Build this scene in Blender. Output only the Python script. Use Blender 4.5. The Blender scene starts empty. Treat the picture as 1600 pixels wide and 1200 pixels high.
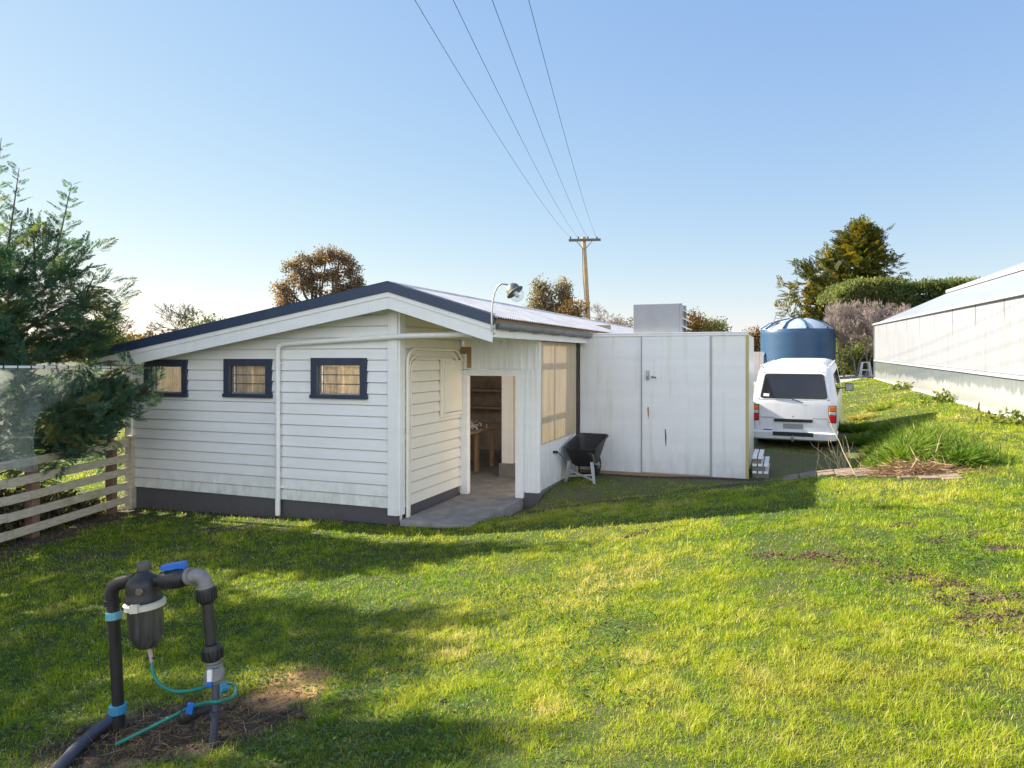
import bpy, math, random
import numpy as np
from mathutils import Vector, Matrix

# ------------------------------------------------------------------ camera, sky, sun, exposure
SC = bpy.context.scene
COL = SC.collection
R = math.radians
HOR, FPX, CAMZ = 558.0, 1120.0, 2.2
cam_d = bpy.data.cameras.new("camera")
cam = bpy.data.objects.new("camera", cam_d)
COL.objects.link(cam)
cam.location = (0, 0, CAMZ)
cam.rotation_euler = (R(90), 0, 0)
cam_d.sensor_width = 36.0
cam_d.lens = 36.0 * FPX / 1600.0
cam_d.shift_y = -(600.0 - HOR) / 1600.0
cam_d.clip_start = 0.05
cam_d.clip_end = 3000
SC.camera = cam

SUN_AZ = R(-23.2)          # direction the light travels, in plan, from +X
SUN_EL = R(29.3)
trav = Vector((math.cos(SUN_AZ) * math.cos(SUN_EL), math.sin(SUN_AZ) * math.cos(SUN_EL), -math.sin(SUN_EL)))
world = bpy.data.worlds.new("World")
SC.world = world
world.use_nodes = True
wn = world.node_tree
wn.nodes.clear()
sky = wn.nodes.new("ShaderNodeTexSky")
sky.sky_type = 'NISHITA'
sky.sun_disc = False
sky.sun_elevation = SUN_EL
sky.sun_rotation = math.atan2(-trav.x, -trav.y)
sky.altitude = 0
sky.air_density = 1.0
sky.dust_density = 0.15
sky.ozone_density = 4.0
bg = wn.nodes.new("ShaderNodeBackground")
bg.inputs[1].default_value = 0.14
wo = wn.nodes.new("ShaderNodeOutputWorld")
# a soft pale winter sky: each channel of the sky model is gently compressed
sepc = wn.nodes.new("ShaderNodeSeparateColor"); cmb = wn.nodes.new("ShaderNodeCombineColor")
wn.links.new(sky.outputs[0], sepc.inputs[0])
for ch, (gain, gam) in enumerate(((0.71, 0.72), (0.82, 0.56), (1.47, 0.22))):
    pw = wn.nodes.new("ShaderNodeMath"); pw.operation = 'POWER'; pw.inputs[1].default_value = gam
    ml = wn.nodes.new("ShaderNodeMath"); ml.operation = 'MULTIPLY'; ml.inputs[1].default_value = gain
    wn.links.new(sepc.outputs[ch], pw.inputs[0]); wn.links.new(pw.outputs[0], ml.inputs[0]); wn.links.new(ml.outputs[0], cmb.inputs[ch])
# unseen bright cloud added to the sky behind the viewer to lift the shaded walls
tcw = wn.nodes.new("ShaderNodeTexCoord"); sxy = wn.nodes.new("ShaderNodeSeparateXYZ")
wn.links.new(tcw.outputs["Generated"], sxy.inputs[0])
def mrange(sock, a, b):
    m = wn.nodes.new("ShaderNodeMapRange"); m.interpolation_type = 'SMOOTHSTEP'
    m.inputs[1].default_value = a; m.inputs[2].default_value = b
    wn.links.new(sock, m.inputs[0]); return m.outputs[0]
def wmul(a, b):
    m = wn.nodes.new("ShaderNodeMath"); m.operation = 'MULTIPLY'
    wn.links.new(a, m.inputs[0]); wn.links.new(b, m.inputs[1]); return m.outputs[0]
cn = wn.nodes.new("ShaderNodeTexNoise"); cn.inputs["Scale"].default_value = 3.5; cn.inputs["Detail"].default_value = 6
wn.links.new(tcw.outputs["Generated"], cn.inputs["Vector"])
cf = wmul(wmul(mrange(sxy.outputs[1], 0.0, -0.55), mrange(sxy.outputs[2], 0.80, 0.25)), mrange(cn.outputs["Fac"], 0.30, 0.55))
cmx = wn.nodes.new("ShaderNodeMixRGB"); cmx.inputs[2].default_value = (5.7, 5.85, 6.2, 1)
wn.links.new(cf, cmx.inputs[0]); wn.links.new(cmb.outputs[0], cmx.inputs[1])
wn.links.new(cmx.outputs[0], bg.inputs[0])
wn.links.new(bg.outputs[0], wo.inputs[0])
sl = bpy.data.lights.new("sun", 'SUN')
sl.energy = 5.0
sl.angle = R(0.55)
sl.color = (1.0, 0.90, 0.74)
sun = bpy.data.objects.new("sun", sl)
COL.objects.link(sun)
sun.rotation_euler = trav.to_track_quat('-Z', 'Y').to_euler()
SC.view_settings.view_transform = 'Standard'
SC.view_settings.look = 'None'
SC.view_settings.gamma = 1
SC.view_settings.exposure = 1.65
SC.cycles.use_denoising = True
SC.cycles.max_bounces = 8
SC.cycles.transparent_max_bounces = 24
SC.cycles.sample_clamp_indirect = 8

rng = np.random.default_rng(7)
random.seed(7)

# ------------------------------------------------------------------ frames
CE, SE_ = 0.9333, -0.3590           # building axis e (s) in plan; d (u) is perpendicular
A0 = np.array([-1.5, 9.5])
ROTZ = math.atan2(SE_, CE)


def W(s, u, z=0.0):
    return (A0[0] + CE * s - SE_ * u, A0[1] + SE_ * s + CE * u, z)


def SU(x, y):
    dx, dy = x - A0[0], y - A0[1]
    return CE * dx + SE_ * dy, -SE_ * dx + CE * dy


def at(px, py, Y):
    return Vector(((px - 800) / FPX * Y, Y, CAMZ + (HOR - py) / FPX * Y))


def sstep(x, a, b):
    t = np.clip((x - a) / (b - a), 0, 1)
    return t * t * (3 - 2 * t)


def path_u(s):
    return np.interp(s, [-2, 1.1, 2.2, 3.4, 4.2, 5.2, 6.2, 7.0, 8.0], [0.3, 0.85, 1.7, 2.25, 2.3, 1.9, 1.3, 1.0, 0.9])


def terrain(x, y):
    x = np.asarray(x, float); y = np.asarray(y, float)
    s, u = SU(x, y)
    lawn = np.interp(s, [-30, -4.7, -1.5, 0, 0.6, 1.2, 2, 3, 4, 5.2, 7, 9, 14, 40],
                     [-0.2, -0.15, -0.07, -0.03, -0.01, 0.06, 0.18, 0.33, 0.50, 0.70, 0.85, 0.97, 1.2, 1.3])
    lawn = lawn - 0.075 * np.clip(u, 0, 2.5) * sstep(s, 0.0, 1.5) * (1 - 0.8 * sstep(s, 4.2, 5.8))
    yard = 0.13 + 0.05 * sstep(s, 1.2, 4) + 0.08 * sstep(u, 4, 9) + np.interp(u, [8, 28, 60], [0, 0.8, 0.95])
    upper = 0.93 + 0.0138 * np.clip(u - 8, -6, 24)
    wid = np.interp(u, [8, 12], [0.0, 1.0])
    near = sstep(u, 7.0, 4.5)
    wb = sstep(s, 6.3 - 0.2 * wid - 0.9 * near, 7.7 + 1.2 * wid - 1.2 * near)
    yard = yard * (1 - wb) + upper * wb
    pu = path_u(s)
    wu = sstep(u, pu + 0.5, pu + 1.3)
    z = lawn * (1 - wu) + yard * wu
    inside = sstep(s, 1.35, 1.20) * sstep(u, 0.5, 1.6)
    z = z * (1 - inside) + (-0.12) * inside
    west = sstep(s, -4.6, -5.2) * sstep(u, -0.5, 0.5)
    z = z * (1 - west) + (-0.15 + np.interp(u, [0, 40], [0, 1.0])) * west
    far = sstep(u, 26, 60)
    z = z * (1 - far) + 1.15 * far
    z = z + 0.012 * np.sin(1.7 * x + 0.6 * y) * np.sin(1.3 * y - 0.4 * x) + 0.006 * np.sin(4.1 * x + 1) * np.sin(3.7 * y)
    z = z + 0.22 * np.exp(-((s - 6.5) / 0.7) ** 2 - ((u - 3.0) / 0.7) ** 2)
    return z


def tz(x, y):
    return float(terrain(x, y))


# ------------------------------------------------------------------ materials
def lin(c):
    return tuple((v / 12.92 if v <= 0.04045 else ((v + 0.055) / 1.055) ** 2.4) for v in c)


class NT:
    def __init__(self, name):
        self.m = bpy.data.materials.new(name)
        self.m.use_nodes = True
        self.t = self.m.node_tree
        self.t.nodes.clear()
        self.out = self.t.nodes.new("ShaderNodeOutputMaterial")

    def n(self, typ, **kw):
        nd = self.t.nodes.new("ShaderNode" + typ)
        for k, v in kw.items():
            setattr(nd, k, v)
        return nd

    def l(self, a, b):
        self.t.links.new(a, b)

    def noise(self, scale, detail=4, rough=0.6, vec=None, dist=0.0):
        nd = self.n("TexNoise")
        nd.inputs["Scale"].default_value = scale
        nd.inputs["Detail"].default_value = detail
        nd.inputs["Roughness"].default_value = rough
        nd.inputs["Distortion"].default_value = dist
        if vec is not None:
            self.l(vec, nd.inputs["Vector"])
        return nd.outputs["Fac"]

    def coord(self, scale=(1, 1, 1)):
        tc = self.n("TexCoord")
        mp = self.n("Mapping")
        mp.inputs["Scale"].default_value = scale
        self.l(tc.outputs["Object"], mp.inputs["Vector"])
        return mp.outputs["Vector"]

    def ramp(self, fac, a, b, ca=(0, 0, 0, 1), cb=(1, 1, 1, 1)):
        r = self.n("ValToRGB")
        r.color_ramp.elements[0].position = a
        r.color_ramp.elements[1].position = b
        r.color_ramp.elements[0].color = ca
        r.color_ramp.elements[1].color = cb
        self.l(fac, r.inputs[0])
        return r.outputs[0]

    def mix(self, fac, a, b, mode='MIX'):
        m = self.n("MixRGB", blend_type=mode)
        for i, v in ((0, fac), (1, a), (2, b)):
            if isinstance(v, (int, float)):
                m.inputs[i].default_value = v
            elif isinstance(v, tuple):
                m.inputs[i].default_value = (v[0], v[1], v[2], 1)
            else:
                self.l(v, m.inputs[i])
        return m.outputs[0]

    def math(self, op, a, b=0.0):
        m = self.n("Math", operation=op)
        for i, v in ((0, a), (1, b)):
            if isinstance(v, (int, float)):
                m.inputs[i].default_value = v
            else:
                self.l(v, m.inputs[i])
        return m.outputs[0]

    def bump(self, h, strength=0.3, dist=0.01):
        b = self.n("Bump")
        b.inputs["Strength"].default_value = strength
        b.inputs["Distance"].default_value = dist
        self.l(h, b.inputs["Height"])
        return b.outputs[0]

    def pbr(self, col, rough=0.6, metal=0.0, normal=None, **kw):
        p = self.n("BsdfPrincipled")
        for k, v in (("Base Color", col), ("Roughness", rough), ("Metallic", metal)):
            if isinstance(v, (int, float)):
                p.inputs[k].default_value = v
            elif isinstance(v, tuple):
                p.inputs[k].default_value = (v[0], v[1], v[2], 1)
            else:
                self.l(v, p.inputs[k])
        for k, v in kw.items():
            p.inputs[k].default_value = v
        if normal is not None:
            self.l(normal, p.inputs["Normal"])
        self.l(p.outputs[0], self.out.inputs[0])
        return p

    def sep(self, vec):
        s = self.n("SeparateXYZ")
        self.l(vec, s.inputs[0])
        return s.outputs


def simple(name, col, rough=0.55, metal=0.0, var=0.15, scale=8, bump=0.15, bscale=60, stretch=(1, 1, 1), **kw):
    t = NT(name)
    v = t.coord(stretch)
    n1 = t.noise(scale, 5, 0.65, v)
    n2 = t.noise(bscale, 3, 0.6, v)
    c = t.mix(t.ramp(n1, 0.3, 0.7), tuple(x * (1 - var) for x in col), tuple(min(1, x * (1 + var)) for x in col))
    t.pbr(c, rough, metal, t.bump(n2, bump, 0.004) if bump else None, **kw)
    return t.m


def dirty_paint(name, col, dirt=(0.16, 0.16, 0.08), amount=0.45, rough=0.5, streak=True, zgrad=None, rust=0.0, thr=0.52, fleck=None):
    """weathered paint: streaks and blotches with shapes of their own"""
    t = NT(name)
    v = t.coord((1, 1, 1))
    vs = t.coord((7, 7, 0.45))
    n1 = t.noise(2.6, 6, 0.7, v)
    n2 = t.noise(1.0, 6, 0.7, vs)
    n3 = t.noise(40, 4, 0.7, v)
    c = t.mix(t.ramp(n1, 0.3, 0.75), tuple(x * 0.93 for x in col), col)
    c = t.mix(t.math('MULTIPLY', t.ramp(t.noise(1.0, 2, 0.5, t.coord((0.35, 0.35, 7.0))), 0.4, 0.65), 0.5), c, tuple(x * 0.88 for x in col))
    f = t.ramp(n2 if streak else n1, thr, thr + 0.28)
    f = t.math('MULTIPLY', f, amount)
    c = t.mix(f, c, dirt)
    sp = t.math('MULTIPLY', t.ramp(n3, 0.66, 0.74), 0.30)
    c = t.mix(sp, c, tuple(x * 0.45 for x in col))
    if fleck:                       # paint flaked off to a pale undercoat
        c = t.mix(t.ramp(t.noise(22, 6, 0.8, t.coord((0.6, 1, 2.2))), 0.655, 0.675), c, fleck)
    if zgrad:                       # algae and splashed mud that grow at the foot of a wall
        z0, z1, gcol = zgrad
        g = t.sep(v)[2]
        mr = t.n("MapRange")
        mr.inputs[1].default_value = z0; mr.inputs[2].default_value = z1
        mr.inputs[3].default_value = 1; mr.inputs[4].default_value = 0
        t.l(g, mr.inputs[0])
        gf = t.math('MULTIPLY', mr.outputs[0], t.ramp(t.noise(5, 6, 0.75, t.coord((1.5, 1.5, 0.7))), 0.35, 0.7))
        c = t.mix(t.math('MULTIPLY', gf, 0.75), c, gcol)
    if rust:
        rf = t.math('MULTIPLY', t.ramp(t.noise(3.0, 5, 0.7, v), 0.68, 0.75), rust)
        c = t.mix(rf, c, (0.25, 0.10, 0.03))
    t.pbr(c, rough, 0, t.bump(n3, 0.12, 0.003))
    return t.m


M = {}
M['white'] = dirty_paint('white_weatherboard_paint', (0.88, 0.88, 0.86), (0.45, 0.45, 0.38), 0.22, 0.5, False, (0.15, 0.6, (0.38, 0.40, 0.27)))
M['white_side'] = dirty_paint('bounce_warmed_white_paint', (0.88, 0.82, 0.70), (0.50, 0.42, 0.32), 0.3, 0.5, False)  # warm bounced light put into the side wall's white; blotches are brown stain
M['trim'] = dirty_paint('white_trim_paint', (0.88, 0.88, 0.86), (0.42, 0.42, 0.36), 0.25, 0.45)
M['navy'] = dirty_paint('navy_frame_paint', (0.032, 0.045, 0.080), (0.12, 0.12, 0.12), 0.35, 0.5, fleck=(0.6, 0.6, 0.58))
M['cap'] = dirty_paint('navy_roof_flashing', (0.030, 0.052, 0.105), (0.09, 0.10, 0.12), 0.3, 0.40)
M['found'] = dirty_paint('grey_painted_foundation', (0.10, 0.095, 0.105), (0.05, 0.055, 0.03), 0.7, 0.8, False, (-0.12, 0.12, (0.07, 0.055, 0.035)))
M['cool'] = dirty_paint('stained_white_panel', (0.82, 0.82, 0.81), (0.36, 0.37, 0.19), 0.6, 0.42, True, (0.1, 0.7, (0.42, 0.44, 0.36)), 0.25, 0.53)
M['yellow'] = dirty_paint('yellow_edge_paint', (0.52, 0.42, 0.17), (0.22, 0.21, 0.12), 0.9, 0.7)
M['tan'] = simple('tan_boards', (0.85, 0.62, 0.40), 0.8, 0, 0.35, 6, 0.2, 40, (6, 6, 1))
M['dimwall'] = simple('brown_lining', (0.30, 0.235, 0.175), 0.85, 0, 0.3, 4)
M['wood'] = simple('bare_timber', (0.32, 0.22, 0.13), 0.8, 0, 0.3, 10, 0.3, 60, (1, 1, 6))
M['conc'] = simple('concrete', (0.27, 0.25, 0.23), 0.9, 0, 0.3, 5, 0.5, 80)
M['block'] = simple('concrete_block', (0.20, 0.19, 0.17), 0.9)
M['black'] = dirty_paint('dusty_black_plastic', (0.020, 0.019, 0.019), (0.17, 0.15, 0.12), 0.35, 0.5, False)
M['rubber'] = simple('rubber', (0.018, 0.018, 0.018), 0.85)
M['steel'] = simple('galvanised_steel', (0.42, 0.43, 0.45), 0.45, 0.75, 0.2, 20)
M['greymetal'] = simple('grey_sheet_metal', (0.36, 0.36, 0.38), 0.45, 0.35, 0.10, 3)
M['gutter'] = simple('grey_gutter', (0.19, 0.20, 0.22), 0.5, 0.1, 0.25, 6)
M['brownpaint'] = simple('bare_brown_patch', (0.33, 0.21, 0.10), 0.8)
M['red'] = simple('red_plastic', (0.5, 0.05, 0.04), 0.5)
M['dark'] = simple('dark_recess', (0.02, 0.018, 0.016), 0.9)


def fence_wood():
    t = NT('lichen_grey_fence_timber')
    v = t.coord((1.2, 1.2, 8)); v2 = t.coord()
    n = t.noise(6, 6, 0.7, v)
    c = t.mix(t.ramp(n, 0.3, 0.7), (0.38, 0.33, 0.24), (0.66, 0.60, 0.47))
    c = t.mix(t.math('MULTIPLY', t.ramp(t.noise(2.5, 6, 0.75, v2), 0.5, 0.68), 0.75), c, (0.27, 0.30, 0.12))
    c = t.mix(t.ramp(t.noise(30, 4, 0.7, v2), 0.65, 0.72), c, (0.12, 0.10, 0.07))
    t.pbr(c, 0.9, 0, t.bump(n, 0.5, 0.01))
    return t.m


M['fence'] = fence_wood()
M['postwood'] = simple('brown_fence_post', (0.20, 0.12, 0.08), 0.9, 0, 0.3, 10)
M['pole'] = simple('weathered_pole_timber', (0.40, 0.28, 0.15), 0.85, 0, 0.3, 6, 0.5, 30, (4, 4, 0.6))


def corr_trans(name, col, dirtcol, tr=0.5):
    """weathered fibreglass sheet: light comes through"""
    t = NT(name)
    v = t.coord((20, 20, 0.4)); v2 = t.coord()
    n = t.noise(1.2, 6, 0.75, v)
    n2 = t.noise(3, 6, 0.7, v2)
    c = t.mix(t.ramp(n, 0.3, 0.75), tuple(x * 0.52 for x in col), col)
    mr = t.n("MapRange")
    mr.inputs[1].default_value = 0.8; mr.inputs[2].default_value = 1.5
    mr.inputs[3].default_value = 1.0; mr.inputs[4].default_value = 0.25
    t.l(t.sep(v2)[2], mr.inputs[0])
    c = t.mix(t.math('MULTIPLY', t.ramp(n2, 0.40, 0.68), t.math('MULTIPLY', mr.outputs[0], 0.75)), c, dirtcol)
    d = t.n("BsdfPrincipled")
    t.l(c, d.inputs["Base Color"]); d.inputs["Roughness"].default_value = 0.35
    tl = t.n("BsdfTranslucent"); t.l(c, tl.inputs[0])
    mx = t.n("MixShader"); mx.inputs[0].default_value = tr
    t.l(d.outputs[0], mx.inputs[1]); t.l(tl.outputs[0], mx.inputs[2])
    t.l(mx.outputs[0], t.out.inputs[0])
    return t.m


M['fibre'] = corr_trans('cream_fibreglass', (0.74, 0.60, 0.43), (0.44, 0.35, 0.13), 0.10)


def clear_mat(name, tint=(0.9, 0.9, 0.9), gloss=0.12, rough=0.03, haze=0.0, hcol=(0.7, 0.7, 0.7)):
    t = NT(name)
    a = t.n("BsdfTransparent"); a.inputs[0].default_value = (*tint, 1)
    g = t.n("BsdfGlossy"); g.inputs[1].default_value = rough
    lw = t.n("LayerWeight"); lw.inputs[0].default_value = 0.5
    fr = t.n("Math", operation='POWER'); fr.inputs[1].default_value = 5.0
    t.l(lw.outputs["Facing"], fr.inputs[0])
    mx = t.n("MixShader")
    t.l(t.math('ADD', t.math('MULTIPLY', fr.outputs[0], 0.9), 0.03 + gloss * 0.2), mx.inputs[0])
    t.l(a.outputs[0], mx.inputs[1]); t.l(g.outputs[0], mx.inputs[2])
    o = mx.outputs[0]
    if haze:
        d = t.n("BsdfDiffuse"); d.inputs[0].default_value = (*hcol, 1)
        m2 = t.n("MixShader")
        nz = t.ramp(t.noise(14, 6, 0.75), 0.3, 0.8)
        t.l(t.math('MULTIPLY', nz, haze), m2.inputs[0])
        t.l(o, m2.inputs[1]); t.l(d.outputs[0], m2.inputs[2])
        o = m2.outputs[0]
    t.l(o, t.out.inputs[0])
    return t.m


M['glass'] = clear_mat('dusty_window_glass', (0.92, 0.90, 0.86), 0.1, 0.05, 0.16, (0.55, 0.5, 0.42))
M['clear'] = clear_mat('added_skylight_sheet', (0.95, 0.95, 0.95), 0.1, 0.1)
M['vanglass'] = clear_mat('tinted_vehicle_glass', (0.20, 0.22, 0.26), 0.25, 0.02)
M['lampglass'] = clear_mat('lamp_glass', (0.92, 0.95, 0.97), 0.3, 0.03)


def roof_mat():
    t = NT('weathered_white_corrugated_roof')
    v = t.coord()
    n = t.noise(3, 7, 0.75, v)
    c = t.mix(t.ramp(n, 0.35, 0.7), (0.40, 0.40, 0.42), (0.66, 0.64, 0.62))
    c = t.mix(t.math('MULTIPLY', t.ramp(t.noise(1.2, 6, 0.8, v), 0.60, 0.72), 0.6), c, (0.20, 0.26, 0.38))
    c = t.mix(t.math('MULTIPLY', t.ramp(t.noise(18, 5, 0.8, v), 0.6, 0.7), 0.5), c, (0.22, 0.19, 0.14))
    t.pbr(c, 0.6, 0.0, t.bump(n, 0.2, 0.01))
    return t.m


M['roof'] = roof_mat()


def gh_mats():
    t = NT('greenhouse_white_sheet')
    v = t.coord()
    vs = t.coord((9, 3, 0.25))
    n = t.noise(1.0, 6, 0.7, vs)
    c = t.mix(t.ramp(n, 0.4, 0.8), (0.27, 0.285, 0.315), (0.185, 0.185, 0.19))
    x, y, z = t.sep(v)
    # vertical ribs of twin-wall sheet
    wv = t.n("TexWave", wave_type='BANDS', bands_direction='Y'); wv.inputs["Scale"].default_value = 3.0
    t.l(v, wv.inputs["Vector"])
    c = t.mix(t.math('MULTIPLY', wv.outputs["Fac"], 0.06), c, (0.45, 0.45, 0.45))
    p = t.pbr(c, 0.35)
    M['gh_up'] = t.m
    t = NT('greenhouse_clear_skirt')
    v = t.coord()
    vs = t.coord((9, 4, 0.6))
    n = t.noise(1.0, 6, 0.75, vs)
    x, y, z = t.sep(v)
    # algae tide mark with a ragged top edge: green-grey above, clean whitened band below
    edge = t.math('ADD', z, t.math('MULTIPLY', t.math('SUBTRACT', t.noise(0.9, 6, 0.8, t.coord((1, 1.2, 0.05))), 0.5), 1.1))
    f = t.ramp(edge, 0.24, 0.29)
    c = t.mix(t.ramp(n, 0.35, 0.7), (0.120, 0.140, 0.140), (0.165, 0.185, 0.19))
    c = t.mix(f, (0.26, 0.265, 0.275), c)
    wv = t.n("TexWave", wave_type='BANDS', bands_direction='Y'); wv.inputs["Scale"].default_value = 3.0
    t.l(v, wv.inputs["Vector"])
    t.pbr(c, 0.16, 0, t.bump(wv.outputs["Fac"], 0.2, 0.01))
    M['gh_low'] = t.m


gh_mats()
M['gh_roof'] = simple('greenhouse_roof_sheet', (0.26, 0.28, 0.32), 0.35, 0, 0.08, 2, 0.1, 20)
M['gh_band'] = dirty_paint('greenhouse_band', (0.36, 0.37, 0.38), (0.2, 0.17, 0.12), 0.6, 0.5, False)
M['streak'] = simple('dark_streak', (0.13, 0.12, 0.115), 0.7, 0, 0.3, 4)

# ground colours
def ground_mat():
    t = NT('ground_soil_and_turf')
    v = t.coord()

    def attr(n):
        a = t.n("Attribute"); a.attribute_name = n
        return a.outputs["Fac"]
    n1 = t.noise(0.7, 6, 0.7, v); n2 = t.noise(9, 6, 0.75, v); n3 = t.noise(60, 4, 0.7, v)
    lawn = t.mix(t.ramp(n2, 0.3, 0.7), (0.028, 0.046, 0.006), (0.060, 0.066, 0.013))
    lawn = t.mix(t.ramp(n1, 0.5, 0.75), lawn, (0.085, 0.07, 0.025))
    soil = t.mix(t.ramp(n2, 0.3, 0.7), (0.022, 0.016, 0.011), (0.085, 0.057, 0.037))
    yard = t.mix(t.ramp(t.noise(2.2, 6, 0.75, v), 0.35, 0.65), (0.13, 0.105, 0.055), (0.10, 0.13, 0.026))
    yard = t.mix(t.ramp(n3, 0.55, 0.75), yard, (0.05, 0.042, 0.026))
    c = t.mix(attr('yard'), lawn, yard)
    sf = t.ramp(t.math('ADD', attr('soil'), t.math('MULTIPLY', t.math('SUBTRACT', n2, 0.5), 0.7)), 0.40, 0.60)
    c = t.mix(sf, c, soil)
    df = t.ramp(t.math('ADD', attr('dry'), t.math('MULTIPLY', t.math('SUBTRACT', n2, 0.5), 0.7)), 0.40, 0.60)
    c = t.mix(df, c, t.mix(n3, (0.34, 0.18, 0.07), (0.50, 0.30, 0.13)))
    h = t.math('ADD', t.math('MULTIPLY', n3, 0.5), n2)
    t.pbr(c, 0.95, 0, t.bump(h, 0.8, 0.03))
    return t.m


def gravel_mat():
    t = NT('gravel')
    v = t.coord()
    vo = t.n("TexVoronoi"); vo.inputs["Scale"].default_value = 35
    t.l(v, vo.inputs["Vector"])
    n = t.noise(1.2, 6, 0.7, v)
    c = t.mix(t.ramp(n, 0.3, 0.7), (0.30, 0.26, 0.22), (0.42, 0.37, 0.31))
    c = t.mix(0.4, c, vo.outputs["Color"], 'OVERLAY')
    hs = t.n("HueSaturation"); hs.inputs["Saturation"].default_value = 0.35
    t.l(c, hs.inputs["Color"])
    t.pbr(hs.outputs[0], 0.95, 0, t.bump(vo.outputs["Distance"], 0.6, 0.02))
    return t.m


def leaf_mat(name, stops, transl=0.35, rough=0.6, patch=None):
    """per-leaf tint attribute runs through a colour ramp"""
    t = NT(name)
    a = t.n("Attribute"); a.attribute_name = 'tint'
    r = t.n("ValToRGB")
    els = r.color_ramp.elements
    while len(els) < len(stops):
        els.new(0.5)
    for e, (p, c) in zip(els, stops):
        e.position = p; e.color = (*c, 1)
    t.l(a.outputs["Fac"], r.inputs[0])
    c = r.outputs[0]
    if patch:
        n = t.ramp(t.noise(patch[0], 5, 0.7, t.coord()), patch[1], patch[2])
        c = t.mix(t.math('MULTIPLY', n, patch[4]), c, patch[3])
    d = t.n("BsdfPrincipled"); t.l(c, d.inputs["Base Color"]); d.inputs["Roughness"].default_value = rough
    d.inputs["Specular IOR Level"].default_value = 0.25
    tl = t.n("BsdfTranslucent")
    bc = t.mix(1.0, c, (1.25, 1.2, 0.6), 'MULTIPLY')
    t.l(bc, tl.inputs[0])
    mx = t.n("MixShader"); mx.inputs[0].default_value = transl
    t.l(d.outputs[0], mx.inputs[1]); t.l(tl.outputs[0], mx.inputs[2])
    t.l(mx.outputs[0], t.out.inputs[0])
    return t.m


M['ground'] = ground_mat()
M['gravel'] = gravel_mat()
M['grass'] = leaf_mat('lawn_grass_blades', [(0, (0.08, 0.20, 0.006)), (0.35, (0.19, 0.32, 0.008)), (0.75, (0.41, 0.47, 0.014)), (0.92, (0.54, 0.50, 0.13)), (1, (0.62, 0.54, 0.28))],
                      0.46, 0.5, (0.9, 0.50, 0.72, (0.38, 0.36, 0.05), 0.5))
M['tuss'] = leaf_mat('tussock_blades', [(0, (0.07, 0.15, 0.014)), (0.6, (0.17, 0.26, 0.025)), (0.9, (0.38, 0.34, 0.09)), (1, (0.50, 0.40, 0.20))], 0.4)
M['straw'] = leaf_mat('dead_straw', [(0, (0.14, 0.08, 0.05)), (0.6, (0.30, 0.19, 0.11)), (1, (0.45, 0.32, 0.19))], 0.2)
M['litter'] = leaf_mat('dead_leaves', [(0, (0.05, 0.03, 0.02)), (0.5, (0.16, 0.09, 0.04)), (1, (0.33, 0.20, 0.10))], 0.2)
M['cyp'] = leaf_mat('cypress_fronds', [(0, (0.050, 0.115, 0.082)), (0.6, (0.095, 0.19, 0.115)), (0.85, (0.20, 0.22, 0.07)), (1, (0.34, 0.25, 0.10))], 0.42)
M['gold'] = leaf_mat('golden_cypress_fronds', [(0, (0.05, 0.078, 0.022)), (0.55, (0.125, 0.135, 0.025)), (0.85, (0.28, 0.21, 0.025)), (1, (0.32, 0.18, 0.03))], 0.5)
M['euc'] = leaf_mat('bronze_gum_leaves', [(0, (0.10, 0.105, 0.095)), (0.45, (0.19, 0.145, 0.115)), (0.8, (0.28, 0.17, 0.10)), (1, (0.36, 0.22, 0.09))], 0.5, 0.6, (0.35, 0.5, 0.65, (0.20, 0.11, 0.06), 0.4))
M['pineleaf'] = leaf_mat('brownish_pine_needles', [(0, (0.11, 0.115, 0.095)), (0.5, (0.22, 0.185, 0.12)), (1, (0.35, 0.26, 0.15))], 0.5)
M['hedge'] = leaf_mat('hedge_leaves', [(0, (0.06, 0.09, 0.035)), (0.6, (0.15, 0.185, 0.06)), (1, (0.27, 0.28, 0.11))], 0.48)
M['shrubgreen'] = leaf_mat('shrub_leaves', [(0, (0.04, 0.07, 0.015)), (0.7, (0.12, 0.16, 0.02)), (1, (0.22, 0.22, 0.03))], 0.3)
M['rust_shrub'] = leaf_mat('russet_leaves', [(0, (0.07, 0.055, 0.025)), (0.6, (0.19, 0.11, 0.035)), (1, (0.26, 0.17, 0.05))], 0.3)
M['bark'] = simple('bark', (0.14, 0.10, 0.075), 0.95, 0, 0.35, 10, 0.6, 40, (1, 1, 0.3))
M['gumbark'] = simple('dark_gum_bark', (0.075, 0.06, 0.055), 0.95, 0, 0.3, 10)
M['twig'] = simple('grey_twigs', (0.17, 0.14, 0.12), 0.95, 0, 0.25, 6, 0)
M['pinktwig'] = simple('pinkish_twigs', (0.33, 0.265, 0.235), 0.95, 0, 0.2, 3, 0)
M['stalk'] = simple('dry_stalk', (0.60, 0.46, 0.28), 0.9, 0, 0.25, 10, 0)


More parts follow.
